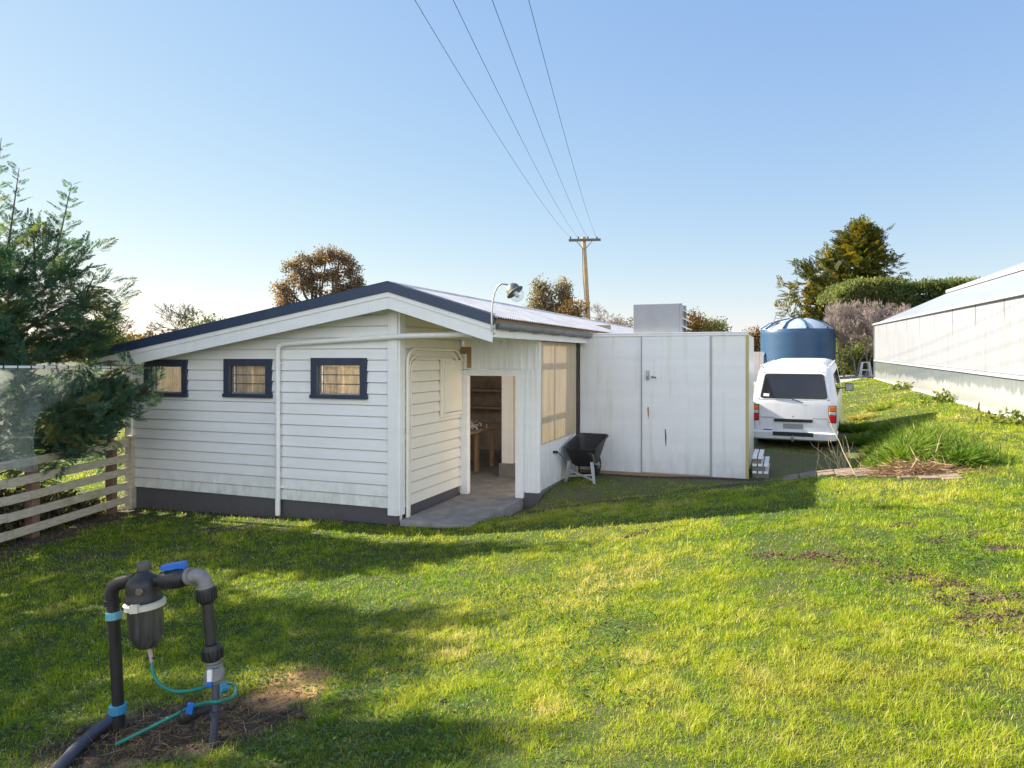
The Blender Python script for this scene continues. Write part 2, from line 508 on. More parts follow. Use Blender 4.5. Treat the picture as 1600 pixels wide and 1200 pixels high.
# ------------------------------------------------------------------ mesh helpers
class MB:
    def __init__(self):
        self.v = []; self.f = []

    def add(self, vs, fs):
        o = len(self.v)
        self.v += [tuple(p) for p in vs]
        self.f += [tuple(i + o for i in f) for f in fs]
        return self

    def box(self, x0, x1, y0, y1, z0, z1, m=None):
        vs = [Vector(p) for p in ((x0, y0, z0), (x1, y0, z0), (x1, y1, z0), (x0, y1, z0), (x0, y0, z1), (x1, y0, z1), (x1, y1, z1), (x0, y1, z1))]
        if m is not None:
            vs = [m @ p for p in vs]
        return self.add(vs, [(0, 3, 2, 1), (4, 5, 6, 7), (0, 1, 5, 4), (1, 2, 6, 5), (2, 3, 7, 6), (3, 0, 4, 7)])

    def beam(self, a, b, w, h, up=(0, 0, 1)):
        a = Vector(a); b = Vector(b)
        d = (b - a); L = d.length; d = d.normalized()
        upv = Vector(up)
        x = d.cross(upv)
        if x.length < 1e-4:
            x = d.cross(Vector((1, 0, 0)))
        x.normalize(); y = x.cross(d).normalized()
        vs = []
        for p in (a, b):
            for sx, sy in ((-1, -1), (1, -1), (1, 1), (-1, 1)):
                vs.append(p + x * (sx * w / 2) + y * (sy * h / 2))
        return self.add(vs, [(3, 2, 1, 0), (4, 5, 6, 7), (0, 1, 5, 4), (1, 2, 6, 5), (2, 3, 7, 6), (3, 0, 4, 7)])

    def tube(self, pts, r, n=10, caps=True):
        pts = [Vector(p) for p in pts]
        rs = r if isinstance(r, (list, tuple)) else [r] * len(pts)
        o = len(self.v)
        prev = None
        for i, p in enumerate(pts):
            if i == 0: d = pts[1] - p
            elif i == len(pts) - 1: d = p - pts[i - 1]
            else: d = (pts[i + 1] - p).normalized() + (p - pts[i - 1]).normalized()
            if d.length < 1e-9: d = Vector((0, 0, 1))
            d.normalize()
            if prev is None:
                x = d.cross(Vector((0, 0, 1)))
                if x.length < 1e-3: x = Vector((1, 0, 0))
            else:
                x = prev - d * prev.dot(d)
            x.normalize(); prev = x
            y = d.cross(x)
            for k in range(n):
                a = 2 * math.pi * k / n
                self.v.append(tuple(p + (x * math.cos(a) + y * math.sin(a)) * rs[i]))
        for i in range(len(pts) - 1):
            for k in range(n):
                k2 = (k + 1) % n
                self.f.append((o + i * n + k, o + i * n + k2, o + (i + 1) * n + k2, o + (i + 1) * n + k))
        if caps:
            self.f.append(tuple(o + k for k in reversed(range(n))))
            e = o + (len(pts) - 1) * n
            self.f.append(tuple(e + k for k in range(n)))
        return self

    def lathe(self, prof, m=None, n=24):
        """prof: (r, z) from bottom to top, about local z"""
        pts = []
        for r, z in prof:
            for k in range(n):
                a = 2 * math.pi * k / n
                p = Vector((r * math.cos(a), r * math.sin(a), z))
                pts.append(m @ p if m is not None else p)
        fs = []
        for i in range(len(prof) - 1):
            for k in range(n):
                k2 = (k + 1) % n
                fs.append((i * n + k, i * n + k2, (i + 1) * n + k2, (i + 1) * n + k))
        fs.append(tuple(reversed(range(n))))
        e = (len(prof) - 1) * n
        fs.append(tuple(e + k for k in range(n)))
        return self.add(pts, fs)

    def prism(self, poly, depth_vec):
        """planar polygon (3-D points) pushed along depth_vec"""
        n = len(poly)
        dv = Vector(depth_vec)
        vs = [Vector(p) for p in poly] + [Vector(p) + dv for p in poly]
        fs = [tuple(reversed(range(n))), tuple(range(n, 2 * n))]
        for i in range(n):
            j = (i + 1) % n
            fs.append((i, j, n + j, n + i))
        return self.add(vs, fs)

    def build(self, name, mat, parent=None, smooth=False, bevel=0.0, loc=None, seg=2, fixn=True):
        me = bpy.data.meshes.new(name)
        me.from_pydata(self.v, [], self.f)
        if fixn:
            import bmesh
            bm = bmesh.new(); bm.from_mesh(me)
            bmesh.ops.recalc_face_normals(bm, faces=bm.faces)
            bm.to_mesh(me); bm.free()
        if smooth:
            me.polygons.foreach_set("use_smooth", [True] * len(me.polygons))
            try:
                me.set_sharp_from_angle(angle=R(42))
            except Exception:
                pass
        me.materials.append(mat)
        o = bpy.data.objects.new(name, me)
        COL.objects.link(o)
        if parent is not None:
            o.parent = parent
        if loc is not None:
            o.location = loc
        if bevel:
            b = o.modifiers.new("bevel", 'BEVEL')
            b.width = bevel; b.segments = seg; b.limit_method = 'ANGLE'; b.angle_limit = R(40)
        return o


def tag(o, label=None, cat=None, group=None, kind=None):
    if label: o['label'] = label
    if cat: o['category'] = cat
    if group: o['group'] = group
    if kind: o['kind'] = kind
    return o


def thing(name, label, cat, loc=(0, 0, 0), rz=0.0, group=None):
    o = bpy.data.objects.new(name, None)
    COL.objects.link(o)
    o.location = loc; o.rotation_euler = (0, 0, rz)
    o.empty_display_size = 0.1
    return tag(o, label, cat, group)


def npmesh(name, verts, k, mat, parent=None, tint=None, smooth=False, loc=None):
    """verts (N*k,3): N separate faces of k corners"""
    verts = np.ascontiguousarray(verts, dtype=np.float32)
    nv = len(verts); nf = nv // k
    me = bpy.data.meshes.new(name)
    me.vertices.add(nv); me.vertices.foreach_set("co", verts.ravel())
    me.loops.add(nv); me.loops.foreach_set("vertex_index", np.arange(nv, dtype=np.int32))
    me.polygons.add(nf); me.polygons.foreach_set("loop_start", np.arange(0, nv, k, dtype=np.int32))
    if smooth:
        me.polygons.foreach_set("use_smooth", np.ones(nf, dtype=bool))
    me.update(calc_edges=True)
    if tint is not None:
        a = me.attributes.new("tint", 'FLOAT', 'POINT')
        a.data.foreach_set("value", np.repeat(np.asarray(tint, dtype=np.float32), k))
    me.materials.append(mat)
    o = bpy.data.objects.new(name, me)
    COL.objects.link(o)
    if parent is not None: o.parent = parent
    if loc is not None: o.location = loc
    return o


def npmesh_idx(name, verts, faces, mat, parent=None, tint=None, smooth=False):
    verts = np.ascontiguousarray(verts, dtype=np.float32)
    faces = np.ascontiguousarray(faces, dtype=np.int32)
    k = faces.shape[1]
    me = bpy.data.meshes.new(name)
    me.vertices.add(len(verts)); me.vertices.foreach_set("co", verts.ravel())
    me.loops.add(faces.size); me.loops.foreach_set("vertex_index", faces.ravel())
    me.polygons.add(len(faces)); me.polygons.foreach_set("loop_start", np.arange(0, faces.size, k, dtype=np.int32))
    if smooth:
        me.polygons.foreach_set("use_smooth", np.ones(len(faces), dtype=bool))
    me.update(calc_edges=True)
    if tint is not None:
        a = me.attributes.new("tint", 'FLOAT', 'POINT')
        a.data.foreach_set("value", np.asarray(tint, dtype=np.float32))
    me.materials.append(mat)
    o = bpy.data.objects.new(name, me)
    COL.objects.link(o)
    if parent is not None: o.parent = parent
    return o


def unit(a):
    return a / np.maximum(np.linalg.norm(a, axis=-1, keepdims=True), 1e-9)


def leaf_quads(c, d, L, Wd, r=rng):
    """diamond leaves: c base points, d directions, L length, Wd width"""
    n = len(c)
    rn = unit(r.normal(size=(n, 3)))
    side = unit(np.cross(d, rn))
    L = np.asarray(L).reshape(-1, 1) * np.ones((n, 1)); Wd = np.asarray(Wd).reshape(-1, 1) * np.ones((n, 1))
    v = np.empty((n, 4, 3))
    v[:, 0] = c
    v[:, 1] = c + d * L * 0.45 + side * Wd * 0.5
    v[:, 2] = c + d * L
    v[:, 3] = c + d * L * 0.45 - side * Wd * 0.5
    return v.reshape(-1, 3)


def twig_mesh(segs, n=3):
    """segs: list of (p0,p1,r0,r1) -> verts, quads"""
    P0 = np.array([s[0] for s in segs], float); P1 = np.array([s[1] for s in segs], float)
    r0 = np.array([s[2] for s in segs])[:, None]; r1 = np.array([s[3] for s in segs])[:, None]
    d = unit(P1 - P0)
    ref = np.where(np.abs(d[:, 2:3]) > 0.9, np.array([[1.0, 0, 0]]), np.array([[0, 0, 1.0]]))
    x = unit(np.cross(d, ref)); y = np.cross(d, x)
    vs = np.empty((len(segs), 2 * n, 3))
    for k in range(n):
        a = 2 * math.pi * k / n
        o = x * math.cos(a) + y * math.sin(a)
        vs[:, k] = P0 + o * r0
        vs[:, n + k] = P1 + o * r1
    base = (np.arange(len(segs)) * 2 * n)[:, None]
    fs = []
    for k in range(n):
        k2 = (k + 1) % n
        fs.append(base + np.array([[k, k2, n + k2, n + k]]))
    fs = np.stack(fs, 1).reshape(-1, 4)
    return vs.reshape(-1, 3), fs


def grow(p, d, L, r, depth, segs, tips, rd, spread=0.6, kids=(2, 4), up=0.1, shrink=0.72, bend=0.18):
    p = np.array(p, float); d = unit(np.array(d, float))
    steps = 3
    for i in range(steps):
        q = p + d * (L / steps)
        r2 = r * (1 - 0.12 * (i + 1))
        segs.append((p, q, r * (1 - 0.12 * i), r2))
        p = q
        d = unit(d + np.array([rd.gauss(0, bend), rd.gauss(0, bend), rd.gauss(0, bend) + up * 0.3]))
        if depth > 0 and i > 0 and rd.random() < 0.5:
            nd = unit(d + np.array([rd.gauss(0, spread), rd.gauss(0, spread), rd.gauss(0, spread * 0.6) + up]))
            grow(p, nd, L * shrink * rd.uniform(0.6, 1), r2 * 0.6, depth - 1, segs, tips, rd, spread, kids, up, shrink, bend)
    if depth <= 0:
        tips.append(p); return
    for k in range(rd.randint(*kids)):
        nd = unit(d + np.array([rd.gauss(0, spread), rd.gauss(0, spread), rd.gauss(0, spread * 0.6) + up]))
        grow(p, nd, L * shrink * rd.uniform(0.75, 1.1), r2 * 0.7, depth - 1, segs, tips, rd, spread, kids, up, shrink, bend)


# ------------------------------------------------------------------ ground sheet and driveway
def axis(a, b, step, lo, hi):
    core = np.arange(a, b + 1e-6, step)
    out = [core]
    g = step; p = a; lows = []
    while p > lo:
        g *= 1.25; p -= g; lows.append(p)
    g = step; p = b; his = []
    while p < hi:
        g *= 1.25; p += g; his.append(p)
    return np.concatenate([np.array(lows[::-1]), core, np.array(his)])


# zones with true colours of their own
FX, FY = -2.02, 4.0        # filter spot


def zone_soil(x, y):
    s, u = SU(x, y)
    e = ((x - (FX + 0.12)) / 0.85) ** 2 + ((y - 3.98) / 0.42) ** 2
    a = 1.05 - 0.55 * e
    # foot of the fence and of the walls
    fx = np.interp(y, [2, 8.7, 11.1], [-7.2, -6.2, -5.9])
    b = 0.95 - 1.3 * np.abs(x - fx - 0.1)
    c = 0.85 - 2.6 * np.abs(u + 0.05) - 3 * np.clip(s - 0.05, 0, 9) - 3 * np.clip(-4.9 - s, 0, 9)
    # strip beside the coolroom wall
    dd = 0.8 - 2.2 * np.abs(u - 4.0) - 3 * np.clip(1.2 - s, 0, 9) - 3 * np.clip(s - 4.6, 0, 9)
    dd = np.maximum(dd, 0.80 - 1.5 * np.abs(u - path_u(s) - 0.2) - 3 * np.clip(1.2 - s, 0, 9) - 3 * np.clip(s - 4.9, 0, 9))
    # scraped patches on the far lawn
    g = np.full_like(s, -1.0)
    for (sx, sy, rr) in PATCHES:
        g = np.maximum(g, 0.8 - 0.5 * (((x - sx) / rr) ** 2 + ((y - sy) / (rr * 0.55)) ** 2))
    for (sx, sy, rr) in ((-3.9, 9.6, 0.7), (-4.9, 8.3, 0.6), (-3.4, 9.9, 0.4)):
        g = np.maximum(g, 0.72 - 0.5 * (((x - sx) / rr) ** 2 + ((y - sy) / (rr * 0.35)) ** 2))
    return np.clip(np.maximum.reduce([a, b, c, dd, g]), 0, 1)


def ground_hit(px, py):
    lo, hi = 1.0, 80.0
    for _ in range(60):
        m = (lo + hi) / 2
        p = at(px, py, m)
        if p.z > tz(p.x, p.y): lo = m
        else: hi = m
    p = at(px, py, lo)
    return p.x, p.y, tz(p.x, p.y)


PATCHES = []
for (px, py, rr) in ((1010, 832, .16), (990, 838, .10), (1200, 868, .10), (1250, 872, .10), (1290, 868, .14), (1320, 878, .12), (1350, 884, .12),
                     (1420, 903, .16), (1445, 908, .12), (1485, 915, .10), (1530, 935, .2), (1560, 940, .2), (1590, 962, .16), (1525, 968, .14), (1580, 985, .14),
                     (1530, 838, .10), (1560, 858, .16), (1410, 822, .08), (1460, 846, .08)):
    gx, gy, gz = ground_hit(px, py)
    PATCHES.append((gx, gy, rr))
DRYP = ground_hit(455, 1075)


def zone_dry(x, y):
    e = ((x - DRYP[0]) / 0.26) ** 2 + ((y - DRYP[1]) / 0.33) ** 2
    s, u = SU(x, y)
    a = 0.95 - 0.5 * e
    b = 0.8 - 0.7 * ((s - 5.3) / 0.5) ** 2 - 2.5 * ((u - 2.45) / 0.25) ** 2
    return np.clip(np.maximum(a, b), 0, 1)


def zone_yard(x, y):
    s, u = SU(x, y)
    pu = path_u(s)
    return sstep(u, pu + 0.3, pu + 0.6) * sstep(s, 6.6, 6.0) * sstep(s, 0.9, 1.1) * sstep(u, 24, 18)


xs = axis(-9.0, 13.0, 0.14, -900, 900)
ys = axis(1.5, 24.0, 0.14, -120, 1200)
gx, gy = np.meshgrid(xs, ys)
gz = terrain(gx, gy)
V = np.stack([gx.ravel(), gy.ravel(), gz.ravel()], 1)
nx, ny = len(xs), len(ys)
idx = np.arange(nx * ny).reshape(ny, nx)
F = np.stack([idx[:-1, :-1], idx[:-1, 1:], idx[1:, 1:], idx[1:, :-1]], -1).reshape(-1, 4)
ground = npmesh_idx('ground', V, F, M['ground'], smooth=True)
tag(ground, kind='structure')
for nm, fn in (('soil', zone_soil), ('dry', zone_dry), ('yard', zone_yard)):
    a = ground.data.attributes.new(nm, 'FLOAT', 'POINT')
    a.data.foreach_set("value", fn(V[:, 0], V[:, 1]).astype(np.float32))

# gravel driveway rising past the van to the tank
ss = np.linspace(-0.5, 1.0, 14); uu = np.linspace(12.5, 34, 70)
dv = []
for u in uu:
    for t in np.linspace(0, 1, 14):
        s0 = np.interp(u, [8, 34], [3.2, 2.0]); s1 = np.interp(u, [8, 20, 26, 30, 34], [6.0, 6.0, 6.8, 8.6, 9.5])
        x, y, _ = W(s0 + (s1 - s0) * t, u)
        dv.append((x, y, tz(x, y) + 0.015))
ii = np.arange(len(dv)).reshape(70, 14)
Fd = np.stack([ii[:-1, :-1], ii[:-1, 1:], ii[1:, 1:], ii[1:, :-1]], -1).reshape(-1, 4)
tag(npmesh_idx('gravel_driveway', np.array(dv), Fd, M['gravel'], smooth=True), kind='structure')

# row of brick pavers along the lip of the lawn
mb = MB()
rp = random.Random(3)
s = 4.85
while s < 6.6:
    w = 0.215
    for row in range(5):
        u = float(path_u(s)) - 0.02 + row * 0.125
        if rp.random() < 0.08 or (row > 3 and rp.random() < .4):
            continue
        x, y, _ = W(s, u)
        sl_s = (tz(*W(s + .1, u)[:2]) - tz(*W(s - .1, u)[:2])) / 0.2
        sl_u = (tz(*W(s, u + .1)[:2]) - tz(*W(s, u - .1)[:2])) / 0.2
        m = Matrix.Translation((x, y, tz(x, y) + 0.012 + rp.uniform(-.006, .006))) @ Matrix.Rotation(ROTZ + math.atan2(0.3, 1) * 0.5 * (s < 4.2) + rp.uniform(-.03, .03), 4, 'Z') @ Matrix.Rotation(-math.atan(sl_s), 4, 'Y') @ Matrix.Rotation(math.atan(sl_u) * 0.6, 4, 'X')
        mb.box(-w / 2 + .004, w / 2 - .004, -0.058, 0.058, -0.06, 0.012, m)
    s += w
M['brick'] = simple('worn_brick_paver', (0.20, 0.15, 0.105), 0.9, 0, 0.5, 3, 0.5, 50)
tag(mb.build('brick_path', M['brick'], bevel=0.006), kind='structure')

# ------------------------------------------------------------------ the weatherboard shed
SR, ZR, KR, KL = 0.05, 3.16, 0.308, 0.166
S_L, S_R = -5.0, 1.48
U_F, U_B = -0.35, 20.0


def rtop(s):
    return ZR - KR * (s - SR) if s > SR else ZR + KL * (s - SR)


shed = thing('weatherboard_shed', 'low white weatherboard shed with navy edged gable roof and three small navy framed windows', 'shed', (A0[0], A0[1], 0), ROTZ)


def clip(poly, a, b, c):
    """keep a*x+b*y<=c"""
    out = []
    for i in range(len(poly)):
        p, q = poly[i], poly[(i + 1) % len(poly)]
        dp, dq = a * p[0] + b * p[1] - c, a * q[0] + b * q[1] - c
        if dp <= 0: out.append(p)
        if dp * dq < 0:
            t = dp / (dp - dq)
            out.append((p[0] + (q[0] - p[0]) * t, p[1] + (q[1] - p[1]) * t))
    return out


def lapwall(h0, h1, z0, z1, cover, mapf, holes=(), clips=(), proud=0.024, rd=random.Random(5)):
    """mapf(h, z, off) -> point; boards lap outwards at their lower edge"""
    mb = MB()
    z = z0
    while z < z1:
        zt = min(z + cover, z1)
        zt -= 0.013
        zs = sorted({z, zt, *[v for h in holes for v in (h[2], h[3]) if z < v < zt]})
        jit = rd.uniform(-0.003, 0.003)
        jx = rd.uniform(h0 + 0.5, h1 - 0.5)
        for za, zb in zip(zs[:-1], zs[1:]):
            zm = (za + zb) / 2
            cuts = [(h[0], h[1]) for h in holes if h[2] < zm < h[3]]
            spans = []
            cur = h0
            for c in sorted(cuts):
                spans.append((cur, c[0])); cur = c[1]
            spans.append((cur, h1))
            spans = [q for a, b in spans for q in (((a, jx - 0.0015), (jx + 0.0015, b)) if a < jx < b and h1 - h0 > 3 else ((a, b),))]
            for a, b in spans:
                if b - a < 1e-4: continue
                poly = [(a, za), (b, za), (b, zb), (a, zb)]
                for cl in clips:
                    poly = clip(poly, *cl)
                    if len(poly) < 3: break
                if len(poly) < 3: continue
                pts = [mapf(h, zz, (proud + jit) * (1 - 0.75 * (zz - z) / cover)) for h, zz in poly]
                mb.add(pts, [tuple(range(len(pts)))])
                if abs(za - z) < 1e-6:      # lower lip of the board and the rebate behind it
                    lo = [p for p in poly if abs(p[1] - z) < 1e-6]
                    if len(lo) >= 2:
                        ha, hb = min(p[0] for p in lo), max(p[0] for p in lo)
                        mb.add([mapf(ha, z, proud + jit), mapf(hb, z, proud + jit), mapf(hb, z + 0.004, -0.012), mapf(ha, z + 0.004, -0.012)], [(0, 1, 2, 3)])
                        mb.add([mapf(ha, z + 0.004, -0.012), mapf(hb, z + 0.004, -0.012), mapf(hb, z - 0.013, -0.012), mapf(ha, z - 0.013, -0.012)], [(0, 1, 2, 3)])
        z = zt + 0.013
    return mb


WINS = [(-4.47, -3.61, 1.60, 2.16), (-2.91, -2.05, 1.615, 2.175), (-1.375, -0.475, 1.63, 2.19)]
gclips = [(KR, 1.0, ZR - 0.10 + KR * SR), (-KL, 1.0, ZR - 0.10 - KL * SR)]
lapwall(-4.75, -0.10, 0.19, 3.2, 0.152, lambda h, z, o: (h, -o, z), WINS, gclips).build('front_wall', M['white'], shed, fixn=False)
lapwall(0.10, 1.88, 0.19, 3.06, 0.152, lambda h, z, o: (o, h, z)).build('side_wall', M['white_side'], shed, fixn=False)
# linings give the walls their thickness
mb = MB()
zs_ = [0.0, 1.60, 2.19, 2.30]
for (a, b, z0, z1) in ((-4.75, 0, 0, 1.60), (-4.75, -4.47, 1.6, 2.19), (-3.61, -2.91, 1.6, 2.19), (-2.05, -1.375, 1.6, 2.19), (-0.475, -0.02, 1.6, 2.19), (-4.75, -0.02, 2.19, 2.24)):
    mb.box(a, b, 0.03, 0.09, z0, z1)
mb.box(-0.09, -0.03, 0.09, 1.9, 0.0, 2.9)
mb.prism([(-4.75, 0.03, 2.241), (-0.02, 0.03, 2.241), (-0.02, 0.03, rtop(-0.02) - 0.13), (-4.75, 0.03, 2.243)], (0, 0.05, 0))
mb.build('wall_lining', M['trim'], shed)
mb = MB(); mb.box(-4.695, -4.68, 0.125, 1.36, 0.05, 2.25); mb.build('end_lining', M['tan'], shed)
# far walls of the shed
mb = MB()
mb.box(-4.78, -4.70, 0.095, U_B, -0.2, 2.30)
mb.box(-4.70, 1.25, U_B - 0.08, U_B, -0.2, 2.35)
mb.box(1.21, 1.29, 4.14, U_B, -0.2, 2.62)
mb.build('outer_wall', M['white'], shed)
# foundation
mb = MB()
mb.box(-4.74, -0.004, 0.012, 0.12, -0.5, 0.188)
mb.box(-0.10, -0.012, 0.121, 1.86, -0.5, 0.186)
mb.build('foundation', M['found'], shed)
# corner boards
mb = MB()
mb.box(-0.145, 0.0, -0.045, -0.018, 0.10, 2.86)
mb.box(-0.018, 0.028, -0.017, 0.115, 0.10, 2.95)
mb.build('corner_board', M['trim'], shed, bevel=0.003)
MB().box(-4.86, -4.72, -0.05, 0.05, -0.1, 2.2).build('corner_board', M['trim'], shed, bevel=0.003)

# roof sheets (corrugations run down the slope)
def roof_sheet(sA, sB, u0, u1, dz, holes=()):
    us = np.arange(u0, u1, 0.019)
    zz = 0.010 * np.sin(us / 0.0762 * 2 * math.pi)
    mb = MB()
    cols = 10
    sS = np.linspace(sA, sB, cols)
    vs = []
    for si in sS:
        for u, z in zip(us, zz):
            vs.append((si, u, rtop(si) + dz + z))
    n = len(us)
    fs = []
    for i in range(cols - 1):
        sm = (sS[i] + sS[i + 1]) / 2
        for j in range(n - 1):
            um = us[j]
            if any(h[0] < sm < h[1] and h[2] < um < h[3] for h in holes): continue
            fs.append((i * n + j, (i + 1) * n + j, (i + 1) * n + j + 1, i * n + j + 1))
    return mb.add(vs, fs)


LIGHT_OPENINGS = [(-4.7, -0.15, 0.1, 1.95), (-3.2, -0.02, 2.2, 3.45)]  # unseen openings added in the left roof slope to light the rooms
roof_r = roof_sheet(SR, S_R + 0.07, U_F + 0.03, U_B + 0.2, -0.015).build('roof', M['roof'], shed, smooth=True, fixn=False)
roof_l = roof_sheet(S_L - 0.05, SR, U_F + 0.03, U_B + 0.2, -0.015, LIGHT_OPENINGS).build('roof', M['roof'], shed, smooth=True, fixn=False)
mb = MB()
for h in LIGHT_OPENINGS:
    a, b = h[0] - 0.3, h[1] + 0.3
    mb.add([(a, h[2] - .1, rtop(a) - 0.03), (b, h[2] - .1, rtop(b) - 0.03), (b, h[3] + .1, rtop(b) - 0.03), (a, h[3] + .1, rtop(a) - 0.03)], [(0, 1, 2, 3)])
mb.build('added_skylight', M['clear'], roof_l, fixn=False)
# purlins seen under the porch, ridge cap
MB().tube([(SR, U_F, ZR - 0.02), (SR, U_B, ZR - 0.02)], 0.035, 8).build('ridge_cap', M['roof'], shed, smooth=True)


def barge(y0, y1, top, bot, ext=0.0):
    """a board that follows both slopes of the gable between offsets top and bot below the roof line"""
    mb = MB()
    for a, b in ((S_L - ext, SR), (SR, S_R + ext)):
        pa = [(a, rtop(a) - top), (b, rtop(b) - top), (b, rtop(b) - bot), (a, rtop(a) - bot)]
        if b == SR: pa[1] = (SR, ZR - top); pa[2] = (SR, ZR - bot)
        mb.prism([(p[0], y0, p[1]) for p in pa], (0, y1 - y0, 0))
    return mb


cap = barge(-0.385, -0.345, 0.0, 0.125, 0.03)
for a, b in ((S_L, SR), (SR, S_R)):
    cap.prism([(a, -0.386, rtop(a) + 0.004), (b, -0.386, rtop(b) + 0.004), (b, -0.22, rtop(b) + 0.004), (a, -0.22, rtop(a) + 0.004)], (0, 0, 0.006))
cap.build('roof_flashing', M['cap'], shed)
barge(-0.365, -0.335, 0.127, 0.188).build('barge_strip', M['trim'], shed)
barge(-0.350, -0.318, 0.189, 0.34).build('barge_board', M['trim'], shed)
# soffit under the overhang and the porch roof lining
mb = MB()
for a, b in ((S_L, SR), (SR, S_R - 0.02)):
    mb.add([(a, -0.317, rtop(a) - 0.20), (b, -0.317, rtop(b) - 0.20), (b, 0.02 if b == SR else 1.93, rtop(b) - 0.20), (a, 0.02 if b == SR else 1.93, rtop(a) - 0.20)], [(0, 1, 2, 3)])
mb.build('soffit', M['white_side'], shed, fixn=False)
# fascia and gutter on the right eave
MB().box(1.425, 1.455, -0.317, U_B, 2.445, 2.60).build('fascia', M['trim'], shed)
mb = MB()
prof = [(1.457, 2.615)] + [(1.515 + 0.06 * math.cos(a), 2.605 + 0.065 * math.sin(a)) for a in np.linspace(math.pi, 2 * math.pi, 9)] + [(1.577, 2.615), (1.570, 2.617), (1.562, 2.605)]
n = len(prof)
vs = [(p[0], u, p[1]) for u in (-0.33, U_B) for p in prof]
mb.add(vs, [(i, i + 1, n + i + 1, n + i) for i in range(n - 1)])
for u in np.arange(0.3, 12, 0.9):
    mb.box(1.455, 1.585, u, u + 0.03, 2.530, 2.538)
mb.build('gutter', M['gutter'], shed, smooth=True, fixn=False)
# moss and grit under the sheet ends
mb = MB()
mb.box(1.40, 1.47, -0.2, U_B, 2.602, 2.680)
mb.build('eave_batten', M['wood'], shed)

# windows
for k, (a, b, z0, z1) in enumerate(WINS):
    fr = MB()
    fw = 0.105
    fr.box(a, a + fw, -0.045, 0.03, z0 + 0.05, z1); fr.box(b - fw, b, -0.045, 0.03, z0 + 0.05, z1)
    fr.box(a + fw, b - fw, -0.045, 0.03, z1 - fw, z1)
    fr.box(a + fw, a + fw + 0.02, 0.03, 0.10, z0 + 0.07, z1 - fw); fr.box(b - fw - 0.02, b - fw, 0.03, 0.10, z0 + 0.07, z1 - fw)
    w = fr.build('window', M['navy'], shed, bevel=0.004)
    MB().box(a - 0.01, b + 0.012, -0.062, 0.04, z0, z0 + 0.052).build('sill', M['navy'], w, bevel=0.005)
    mb = MB()
    mb.box(a + fw + 0.021, a + fw + 0.036, 0.02, 0.05, z0 + 0.053, z1 - fw)
    mb.box(a + fw + 0.037, b - fw - 0.02, 0.02, 0.05, z0 + 0.053, z0 + 0.072)
    mb.box(b - fw - 0.036, b - fw - 0.021, 0.02, 0.05, z0 + 0.0725, z1 - fw)
    mb.build('sash', M['steel'], w)
    gl = MB()
    gh = (z1 - fw - z0 - 0.075)
    npan = 1 if k == 0 else 3
    for q in range(npan):
        za = z0 + 0.075 + gh * q / npan; zb = z0 + 0.075 + gh * (q + 1) / npan
        dy = 0.0 if npan == 1 else 0.02
        gl.add([(a + fw + .037, 0.045 - dy, za - 0.004), (b - fw - .037, 0.045 - dy, za - 0.004), (b - fw - .037, 0.045 + dy * .5, zb), (a + fw + .037, 0.045 + dy * .5, zb)], [(0, 1, 2, 3)])
    gl.build('pane', M['glass'], w, fixn=False)
    if npan == 3:
        mb = MB()
        for q in (1, 2):
            za = z0 + 0.075 + gh * q / npan
            mb.box(a + fw + .037, b - fw - .037, 0.018, 0.028, za - 0.009, za + 0.003)
        mb.build('louvre_edge', M['navy'], w)

# rooms behind the windows and the doorway
mb = MB()
mb.box(-4.69, -0.03, 1.40, 1.46, 0.0, 2.30)
for s in np.arange(-4.6, -0.2, 0.45):
    mb.box(s, s + 0.09, 1.36, 1.40, 0.0, 2.3)
for z in (0.9, 1.5, 2.05):
    mb.box(-4.69, -0.1, 1.352, 1.359, z, z + 0.10)
mb.build('partition', M['tan'], shed)
mb = MB()
mb.box(-4.69, 1.2, 1.99, 7.0, -0.4, 0.055)
mb.box(-4.69, -0.1, 0.125, 1.39, -0.4, 0.05)
mb.build('floor_slab', M['conc'], shed)
mb = MB()
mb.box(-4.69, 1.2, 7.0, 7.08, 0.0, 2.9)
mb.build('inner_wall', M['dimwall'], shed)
mb = MB()
mb.box(-4.0, 1.1, 6.6, 6.98, 1.42, 1.47)
mb.box(-4.0, 1.1, 6.7, 6.98, 1.02, 1.07)
mb.box(-4.0, 1.1, 6.94, 6.99, 1.75, 1.80)
mb.build('wall_shelf', M['wood'], shed)
# porch slab
mb = MB()
mb.box(0.03, 1.04, -0.03, 1.985, -0.4, 0.052)
tag(mb.build('concrete_path', M['conc'], None, bevel=0.01), kind='structure')
bpy.data.objects['concrete_path'].location = (A0[0], A0[1], 0)
bpy.data.objects['concrete_path'].rotation_euler = (0, 0, ROTZ)

# doorway wall: battens over the opening, posts each side
UD = 1.93
mb = MB()
mb.box(0.0, 1.29, UD, UD + 0.05, 2.01, 2.40 + 0.35)
mb.box(1.066, 1.29, UD + 0.001, UD + 0.05, 0.14, 2.009)
for s in np.arange(0.06, 1.25, 0.118):
    mb.box(s, s + 0.022, UD - 0.016, UD, 2.012, 2.47)
for s in (1.10, 1.18, 1.262):
    mb.box(s, s + 0.020, UD - 0.014, UD, 0.14, 2.008)
mb.box(0.0, 1.29, UD - 0.022, UD, 2.471, 2.62)
mb.build('batten_wall', M['trim'], shed)
mb = MB()
mb.box(0.012, 0.135, UD - 0.05, UD + 0.06, 0.056, 2.0)
mb.build('door_frame', M['trim'], shed, bevel=0.004)
jf = MB().box(0.935, 1.065, UD - 0.05, UD + 0.06, 0.056, 1.909).build('door_frame', M['trim'], shed, bevel=0.004)
MB().box(0.136, 1.065, UD - 0.045, UD + 0.06, 1.91, 2.008).build('lintel', M['trim'], shed, bevel=0.003)
MB().box(1.067, 1.288, UD + 0.004, UD + 0.05, -0.2, 0.139).build('foundation', M['found'], shed)
